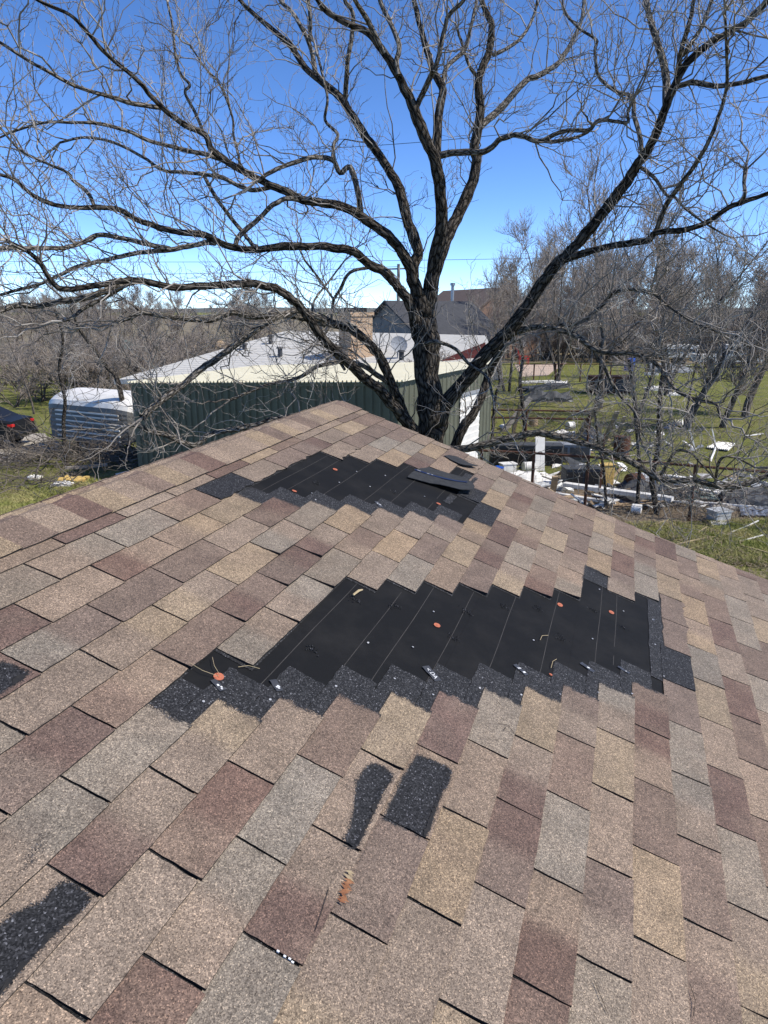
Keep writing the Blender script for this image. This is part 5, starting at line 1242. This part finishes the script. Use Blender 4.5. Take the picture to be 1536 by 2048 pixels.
def plank(name, a, b, w, t, m, label, cat, up_=(0, 0, 1), grp=None):
    a, b = Vector(a), Vector(b); q = MB(); n = 7; d = (b - a); sd = d.normalized().cross(Vector(up_)).normalized(); u2 = sd.cross(d.normalized())
    k = hash(label) % 97
    k = sum(map(ord, label)) % 97
    prev = None
    for i in range(n + 1):
        s = i / n; c = a + d * s + u2 * .02 * math.sin(s * 3 + k) + sd * .012 * math.sin(s * 5 + k); ww = w * (1 if 0 < i < n else .94)
        cur = [c - sd * ww / 2 - u2 * t / 2, c + sd * ww / 2 - u2 * t / 2, c + sd * ww / 2 + u2 * t / 2, c - sd * ww / 2 + u2 * t / 2]
        if prev:
            for j in range(4): q.face([prev[j], prev[(j + 1) % 4], cur[(j + 1) % 4], cur[j]])
        else: q.face(cur[::-1])
        prev = cur
    q.face(prev); return single(name, q, M[m], label, cat, grp)
def lean(px0, py0, px1, py1, y=None, w=.14, t=.04, m='woodgrey', label='', cat='board', name='board'):
    a = on(px0, py0); b = at(px1, py1, (y or a.y)); return plank(name, a, b, w, t, m, label, cat, (0, -1, .2))
def flat(px0, py0, px1, py1, z=.06, w=.16, t=.04, m='white', label='', cat='board', name='board'):
    return plank(name, on(px0, py0, z), on(px1, py1, z), w, t, m, label, cat)
lean(1206, 890, 1234, 822, 24.5, .17, .04, 'woodgrey', 'grey board standing tilted in the junk, left of its twin')
lean(1227, 893, 1249, 832, 24.3, .13, .04, 'woodgrey', 'narrower grey board tilted beside the red-brown drum')
lean(1006, 862, 1062, 795, 29.5, .22, .05, 'woodgrey', 'pale grey broken board propped at a slant near the shed corner')
lean(1026, 868, 1043, 806, 28.2, .13, .04, 'woodtan', 'tan stick propping up the slanted grey board')
lean(1161, 866, 1203, 800, 27, .2, .05, 'woodgrey', 'long weathered plank slanting up to the right behind the tin tub')
lean(1102, 992, 1111, 952, 18.0, .16, .05, 'woodtan', 'short upright channel post end just above the roof rake edge')
flat(1128, 967, 1345, 1000, .28, .22, .1, 'white', 'longest white gutter lying across the junk behind the fence', 'gutter', 'gutter')
flat(1110, 985, 1220, 1006, .12, .14, .06, 'white', 'shorter white trim board lying below the longest white gutter')
flat(1335, 1003, 1510, 1012, .1, .06, .04, 'white', 'thin white rail lying along the ground behind the tangle of wire')
flat(1130, 995, 1180, 985, .14, .2, .03, 'woodtan', 'split tan timber lying on the two white boards')
flat(1225, 1010, 1280, 1005, .06, .09, .03, 'woodtan', 'tan splinter on bare dirt between the fence saplings')
flat(1330, 962, 1440, 985, .3, .12, .04, 'white', 'white strip lying on the green sheet')
flat(1405, 985, 1468, 978, .25, .1, .04, 'white', 'white strip crossing the end of the green sheet')
flat(1320, 950, 1400, 962, .3, .16, .05, 'white', 'white board behind the green sheet and the low limb')
flat(1345, 1091, 1431, 1073, .05, .03, .02, 'straw', 'longest pale stick lying on the near lawn', 'stick', 'stick')
flat(1366, 1104, 1405, 1090, .05, .025, .02, 'straw', 'pale stick on the near lawn just below the longest stick', 'stick', 'stick')
flat(1464, 1063, 1517, 1043, .06, .03, .025, 'white', 'white stick on the lawn below the crumpled plastic', 'stick', 'stick')
flat(1474, 1070, 1504, 1049, .05, .03, .02, 'straw', 'pale stick crossing the white stick on the lawn', 'stick', 'stick')
flat(1470, 1083, 1526, 1072, .05, .03, .02, 'white', 'white lath on the lawn at right, nearer than the crossed sticks', 'stick', 'stick')
flat(1478, 1090, 1545, 1110, .05, .025, .02, 'straw', 'nearest pale stick on the lawn at the right edge', 'stick', 'stick')
flat(1310, 1050, 1340, 1036, .05, .04, .03, 'straw', 'forked pale stick at the foot of the crooked sapling', 'stick', 'stick')
flat(1392, 1066, 1416, 1055, .05, .025, .02, 'straw', 'short pale stick on the lawn below the fence post', 'stick', 'stick')
lean(1390, 897, 1378, 860, 25.2, .06, .04, 'white', 'bent white tube standing on the grass beside the ribbed white sheet', 'tube', 'white_tube')
lean(1422, 923, 1432, 888, 23.5, .06, .04, 'white', 'lower white tube leaning over the ribbed white sheet', 'tube', 'white_tube')
lean(1433, 890, 1423, 858, 25.4, .05, .03, 'white', 'thin white tube rising behind the ribbed white sheet', 'tube', 'white_tube')
flat(1490, 873, 1525, 866, .05, .1, .03, 'white', 'white branch-like strip on the grass at far right', 'strip', 'white_strip')
flat(1128, 800, 1142, 803, .04, .2, .03, 'white', 'small white scrap on the grass behind the second fence', 'scrap', 'scrap')
def sheet_thing(name, pts, m, label, cat, th=.02, wav=0.0, nw=14, z=0.04):
    P = [on(x, y, z) for x, y in pts] if isinstance(pts[0], tuple) else pts; q = MB(); n = nw
    for i in range(n):
        for f0, f1, o0, o1 in ((0, .5, 0, wav), (.5, 1, wav, 0)):
            a0, a1 = P[0].lerp(P[1], (i + f0) / n), P[0].lerp(P[1], (i + f1) / n); b0, b1 = P[3].lerp(P[2], (i + f0) / n), P[3].lerp(P[2], (i + f1) / n)
            q.face([a0 + up * (o0 + th), a1 + up * (o1 + th), b1 + up * (o1 + th), b0 + up * (o0 + th)]); q.face([a0 + up * o0, a1 + up * o1, a1 + up * (o1 + th), a0 + up * (o0 + th)])
    for s in (0, 1):
        a, b = (P[0], P[3]) if s == 0 else (P[1], P[2]); q.face([a, b, b + up * th, a + up * th])
    q.face([P[0], P[1], P[2], P[3]]); return single(name, q, M[m], label, cat)
sheet_thing('ribbed_sheet', [(1412, 896), (1456, 902), (1470, 889), (1436, 886)], 'white', 'ribbed white plastic sheet lying flat on the grass', 'sheet', .02, .05, 12)
sheet_thing('ribbed_sheet', [(1333, 853), (1365, 850), (1367, 845), (1335, 848)], 'white', 'small crimped white sheet in the grass left of the white tubes', 'sheet', .04, .14, 7)
sheet_thing('green_sheet', [(1326, 1000), (1440, 1000), (1428, 972), (1332, 962)], 'teal', 'large faded green sheet leaning in the junk behind the fence post', 'sheet', .03, .02, 10, .12)
sheet_thing('metal_sheet', [(1482, 1032), (1580, 1034), (1570, 1012), (1478, 1014)], 'tin', 'grey metal sheet lying at the right edge by the fence', 'sheet', .02, .02, 8)
sheet_thing('glass_pane', [(1266, 985), (1312, 988), (1306, 950), (1270, 945)], 'cloudy', 'bluish sheet of plastic lying among the junk behind the saplings', 'sheet', .02, .015, 6, .15)
sheet_thing('flat_scrap', [(1423, 1050), (1452, 1051), (1456, 1042), (1421, 1042)], 'white', 'flat white scrap on the lawn under the crumpled plastic', 'scrap', .02, 0, 2)
def crate(name, px, py, w, d, h, m, label, cat, yaw=0.0, inner=True, legs=False):
    p = on(px, py); root = empty(name, p, label, cat); c, s = math.cos(yaw), math.sin(yaw); ax, ay = Vector((c, s, 0)), Vector((-s, c, 0)); q = MB(); b = p + up * .02
    q.box(b + up * h / 2, ax * w / 2, ay * d / 2, up * h / 2); q.build('body', M[m], root, min(.03, h * .1))
    q = MB(); q.box(b + up * (h + .012), ax * (w / 2 + .02), ay * (d / 2 + .02), up * .014); q.build('top', M[m], root)
    if inner:
        n = 2
        for i in range(n):
            q = MB(); q.box(b + ax * (w * (i - .5) / 2) - ay * (d / 2 + .008) + up * h * .5, ax * w * .22, ay * .01, up * h * .38); q.build('panel', M['panel'] if m != 'panel' else M['dark'], root)
    return root
crate('cabinet', 1050, 928, 2.3, .6, .62, 'panel', 'long dark grey cabinet lying behind the near fence', 'cabinet', -.06)
crate('cabinet', 1134, 922, 1.4, .5, .55, 'greypaint', 'grey metal cabinet lying right of the white door panel', 'cabinet', -.12)
crate('cabinet', 1160, 975, 1.0, .5, .55, 'panel', 'dark boxy cabinet sitting low behind the rusty fence post', 'cabinet', .05)
crate('foam_block', 1211, 974, .32, .3, .62, 'yellow', 'upright yellow foam block in the junk behind the thinnest sapling', 'foam block', .2, False)
crate('plastic_bin', 1436, 1042, .42, .35, .24, 'cloudy', 'crumpled cloudy plastic bin at the fence foot on the right', 'bin', .3, False)
crate('blue_box', 992, 955, .3, .25, .28, 'blue', 'blue plastic box just above the roof rake edge', 'box', .5, False)
crate('red_cart', 1220, 785, 2.6, 1.3, .95, 'rust', 'dark rusty utility wagon standing on the grass in the yard', 'wagon', .05)
crate('white_cooler', 1015, 948, .45, .3, .3, 'white', 'white cooler beside the blue box', 'cooler', .3, False)
crate('tan_carton', 1013, 925, .4, .35, .35, 'woodtan', 'open tan carton behind the blue box', 'carton', -.3, False)
a = on(1078, 940); q = MB(); q.box(a + up * .5, Vector((.15, .02, 0)), Vector((0, .02, .0)), Vector((.0, .12, .5)))
single('door_panel', q, M['white'], 'white door panel standing upright between the two long cabinets', 'door panel', bev=.008)
def drum(name, px, py, r_, h, m, label, cat, lie=False, tilt=.0):
    p = on(px, py); root = empty(name, p, label, cat); q = MB()
    ax = Vector((math.cos(tilt), math.sin(tilt), 0)) if lie else Vector((math.sin(tilt), 0, math.cos(tilt)))
    b = p + up * (r_ if lie else .01)
    q.tube([b + ax * h * t for t in (0, .02, .33, .35, .37, .64, .66, .68, .98, 1)], [r_ * k for k in (.96, 1, 1, 1.04, 1, 1, 1.04, 1, 1, .96)], 20); q.build('body', M[m], root)
    q = MB(); q.tube([b + ax * h * 1.0, b + ax * h * 1.02], [r_ * .99, r_ * .99], 20); q.build('rim', M[m], root)
drum('rusty_drum', 1242, 910, .27, .62, 'rust', 'red-brown rusty drum standing beside the narrow tilted board', 'drum')
drum('tin_tub', 1178, 884, .36, .5, 'tin', 'galvanised tin tub tipped among the twigs', 'tub', False, .5)
drum('dark_bucket', 1256, 985, .26, .35, 'rust', 'dark rusty rimmed bucket behind the white gutter', 'bucket', True, .3)
drum('white_jug', 1296, 972, .12, .3, 'white', 'white jug lying behind the long gutter near the dark bucket', 'jug', True, .8)
drum('white_jug', 1263, 1026, .12, .22, 'white', 'crushed white jug on the dirt left of the slim sapling', 'jug', True, -.5)
drum('white_jug', 1134, 860, .17, .3, 'white', 'white jug in the twigs left of the tin tub', 'jug', True, .4)
drum('pale_pot', 1066, 852, .2, .3, 'woodtan', 'pale round pot standing in the grass right of the slanted board', 'pot')
drum('white_bucket', 1046, 943, .15, .34, 'white', 'white bucket lying in the pile above the roof edge', 'bucket', True, .2)
drum('blue_barrel', 1258, 742, .42, 1.0, 'blue', 'blue plastic barrel far back in the yard behind a limb', 'barrel')
rg = random.Random(77)
def rag(name, px, py, s, m, label, cat='scrap'):
    p = on(px, py); q = MB(); n = 9; r_ = random.Random(px); g = [[p + Vector(((i / (n - 1) - .5) * s * 1.4, (j / (n - 1) - .5) * s, .02 + abs(.35 * s * noise.noise((i * .45, j * .45, px))) + .12 * s * (1 - ((i - 4) ** 2 + (j - 4) ** 2) / 32))) for j in range(n)] for i in range(n)]
    for i in range(n - 1):
        for j in range(n - 1): q.face([g[i][j], g[i + 1][j], g[i + 1][j + 1], g[i][j + 1]])
    for lst in ([g[i][0] for i in range(n)], [g[n - 1][j] for j in range(n)], [g[i][n - 1] for i in range(n - 1, -1, -1)], [g[0][j] for j in range(n - 1, -1, -1)]):
        for a, b in zip(lst, lst[1:]): q.face([b, a, Vector((a.x, a.y, 0)), Vector((b.x, b.y, 0))])
    single(name, q, M[m], label, cat)
rag('crumpled_sheet', 1055, 962, 1.0, 'white', 'crumpled white sheeting in the pile under the fence rail')
rag('crumpled_sheet', 1100, 978, .8, 'cloudy', 'cloudy crumpled film beside the upright channel post')
rag('crumpled_sheet', 1285, 968, .5, 'white', 'white crumpled bag between jug and green sheet')
rag('crumpled_sheet', 1440, 1016, .5, 'woodgrey', 'grey sodden cloth above the crumpled plastic bin')
rag('dark_tarp', 1302, 995, 1.4, 'panel', 'dark tarp slumped behind the thicker crooked sapling', 'tarp')
rag('dark_tarp', 1500, 1005, 1.2, 'panel', 'dark tarp heap at the right edge behind the fence', 'tarp')
rag('dark_tarp', 1092, 800, 1.8, 'panel', 'dark low heap lying on the grass behind the second fence', 'tarp')
rag('insulation_scrap', 147, 962, .55, 'yellow', 'yellow and white insulation scrap before the brush heap at left')
rag('white_scrap', 125, 972, .4, 'white', 'white plastic scrap touching the yellow insulation scrap')
rag('white_scrap', 68, 957, .3, 'white', 'small white scrap in the brush near the left edge')
rag('white_scrap', 1112, 771, 1.0, 'white', 'white scrap on the grass right of the concrete slab')
rag('white_scrap', 1130, 868, .5, 'white', 'white rag snagged in twigs behind the long cabinet')
rag('white_scrap', 1312, 780, .9, 'white', 'white scrap on the grass below the boat hull')
rag('white_scrap', 1345, 790, .7, 'white', 'white scrap on the grass near the thin straight tree')
rag('green_tarp', 318, 700, 5.0, 'teal', 'pale green tarp lying in the far field behind the grey roof', 'tarp')
rag('tan_heap', 400, 704, 5.0, 'woodtan', 'tan heap of earth in the far field beside the green tarp', 'heap')
flat(130, 935, 215, 930, .3, .1, .08, 'woodgrey', 'grey rail lying through the brush heap before the camper')
flat(232, 948, 262, 944, .15, .07, .04, 'white', 'thin pale lath near the dark corner of the shed')
flat(1040, 764, 1110, 763, .1, .5, .12, 'white', 'long white board on the grass in front of the far wire fence')
flat(1048, 780, 1125, 770, .1, 1.2, .25, 'panel', 'long dark slab of roofing lying before the far wire fence', 'slab', 'roofing_slab')
flat(1290, 748, 1315, 748, .3, .5, .15, 'white', 'white plank stack beside the blue barrel')
# red chair by the slab
p = at(1046, 735, 66); p.z = 0; rc_ = empty('red_chair', p, 'red garden chair beside the concrete slab', 'chair')
q = MB(); q.abox((p.x - .45, p.y - .4, .5), (p.x + .45, p.y + .4, .56)); q.build('seat', M['red'], rc_)
q = MB(); q.box((p.x - .5, p.y, 1.0), Vector((.04, 0, 0)), Vector((0, .42, 0)), Vector((-.18, 0, .48))); q.build('backrest', M['red'], rc_)
for dx in (-.42, .42):
    for dy in (-.36, .36): q = MB(); q.beam((p.x + dx, p.y + dy, 0), (p.x + dx, p.y + dy, .75 if dx > 0 else .5), .05, .05); q.build('leg', M['red'], rc_)
for dy in (-.4, .4): q = MB(); q.beam((p.x - .5, p.y + dy, .76), (p.x + .45, p.y + dy, .76), .08, .04); q.build('armrest', M['red'], rc_)

# small scraps strewn along the junk strip, and dead litter on the ground
rg = random.Random(404)
def shard(p, s, rgx):
    q = MB(); n = rgx.randint(4, 7); c = p + up * (.03 + s * .25); a0 = rgx.uniform(0, 6.28); nrm = Vector((rgx.uniform(-.5, .5), rgx.uniform(-.7, .2), 1)).normalized()
    e1 = Vector((math.cos(a0), math.sin(a0), 0)); e1 = (e1 - nrm * e1.dot(nrm)).normalized(); e2 = nrm.cross(e1); el = rgx.uniform(1, 3)
    ring = [c + e1 * math.cos(k * 6.283 / n) * s * el * rgx.uniform(.6, 1.1) + e2 * math.sin(k * 6.283 / n) * s * rgx.uniform(.6, 1.1) + nrm * rgx.uniform(-.1, .1) * s for k in range(n)]
    for k in range(n):
        q.face([ring[k], ring[(k + 1) % n], c + nrm * s * .1]); q.face([ring[(k + 1) % n] - nrm * .02, ring[k] - nrm * .02, c - nrm * .02]); q.face([ring[k], ring[k] - nrm * .02, ring[(k + 1) % n] - nrm * .02, ring[(k + 1) % n]])
    return q
for i in range(120):
    px, py = (rg.uniform(985, 1540), rg.uniform(952, 1018)) if i < 80 else (rg.uniform(990, 1400), rg.uniform(850, 940))
    m = rg.choices(['white', 'cloudy', 'woodtan', 'greypaint', 'panel', 'white'], (34, 12, 16, 12, 12, 14))[0]
    lab = {'white': 'small white scrap of debris', 'cloudy': 'small torn piece of cloudy plastic', 'woodtan': 'small splintered piece of tan wood', 'greypaint': 'small grey scrap of sheeting', 'panel': 'small dark scrap of debris'}[m]
    single('scrap', shard(on(px, py), rg.uniform(.08, .22), rg), M[m], lab + ' among the yard junk by the pipe fences', 'scrap', 'small scraps strewn through the yard junk: ' + m.replace('woodtan', 'wood').replace('greypaint', 'grey').replace('panel', 'dark').replace('cloudy', 'plastic'))
for i in range(34):
    px, py = rg.uniform(1000, 1500), rg.uniform(948, 1015); a = on(px, py, .05); b = a + Vector((rg.uniform(-.9, .9), rg.uniform(-.5, .5), rg.uniform(0, .35)))
    q = MB(); q.beam(a, b, rg.uniform(.05, .12), .03); single('lath', q, M[rg.choice(['white', 'woodgrey', 'woodtan', 'white'])], 'broken lath lying askew in the strip of junk behind the near fence', 'lath', 'broken laths in the junk strip')
def litter_stuff(name, pts, n, seed, m, label, smin=.02, smax=.09):
    r = np.random.default_rng(seed); P = np.array(pts)[:, :2]; lo, hi = P.min(0), P.max(0); q = r.uniform(lo, hi, (n * 3, 2)); ins = np.zeros(len(q), bool)
    for i in range(len(P)):
        x1, y1 = P[i]; x2, y2 = P[(i + 1) % len(P)]; ins ^= ((y1 > q[:, 1]) != (y2 > q[:, 1])) & (q[:, 0] < (x2 - x1) * (q[:, 1] - y1) / (y2 - y1 + 1e-9) + x1)
    q = q[ins][:n]; d = np.array([noise.noise((a * .8, b * .8, seed)) for a, b in q]); q = q[d > -.1]; n = len(q)
    a = r.uniform(0, 6.28, n); l = r.uniform(smin, smax, n); w = r.uniform(.003, .014, n); z = r.uniform(.02, .09, n); dx = np.stack([np.cos(a), np.sin(a)], 1)
    nx = np.stack([-np.sin(a), np.cos(a)], 1); V = np.zeros((n, 4, 3)); V[:, 0, :2] = q - dx * l[:, None]; V[:, 1, :2] = q + nx * w[:, None]; V[:, 2, :2] = q + dx * l[:, None]; V[:, 3, :2] = q - nx * w[:, None]
    V[:, :, 2] = z[:, None]; V[:, 2, 2] += r.uniform(0, .05, n)
    me = bpy.data.meshes.new(name); me.from_pydata(V.reshape(-1, 3).tolist(), [], np.arange(n * 4).reshape(-1, 4).tolist()); o = link(name, me, M[m]); tag(o, label, 'litter', None, 'stuff')
M['deadstraw'] = mat('dead_straw', (.30, .24, .15), .9, (.16, .12, .08), 2.0)
litter_stuff('leaf_litter', [g2(1060, 1000), g2(1190, 1055), g2(1300, 1060), g2(1600, 1045), g2(1600, 985), g2(1200, 960)], 9000, 5, 'deadstraw', 'dead leaves and straw littering the bare dirt along the near fence')
litter_stuff('dry_grass', [g2(1240, 1060), g2(1600, 1050), g2(1640, 1250), g2(1480, 1240)], 5000, 6, 'deadstraw', 'dry straw scattered over the near lawn right of the roof')
litter_stuff('dry_grass', [g2(960, 940), g2(1600, 960), g2(1600, 800), g2(960, 800)], 16000, 7, 'deadstraw', 'dead grass scattered across the yard behind the junk', .04, .16)
litter_stuff('dry_grass', [g2(-60, 1060), g2(-60, 900), g2(330, 880), g2(330, 930)], 7000, 8, 'deadstraw', 'dead grass and chips around the brush at left', .03, .12)
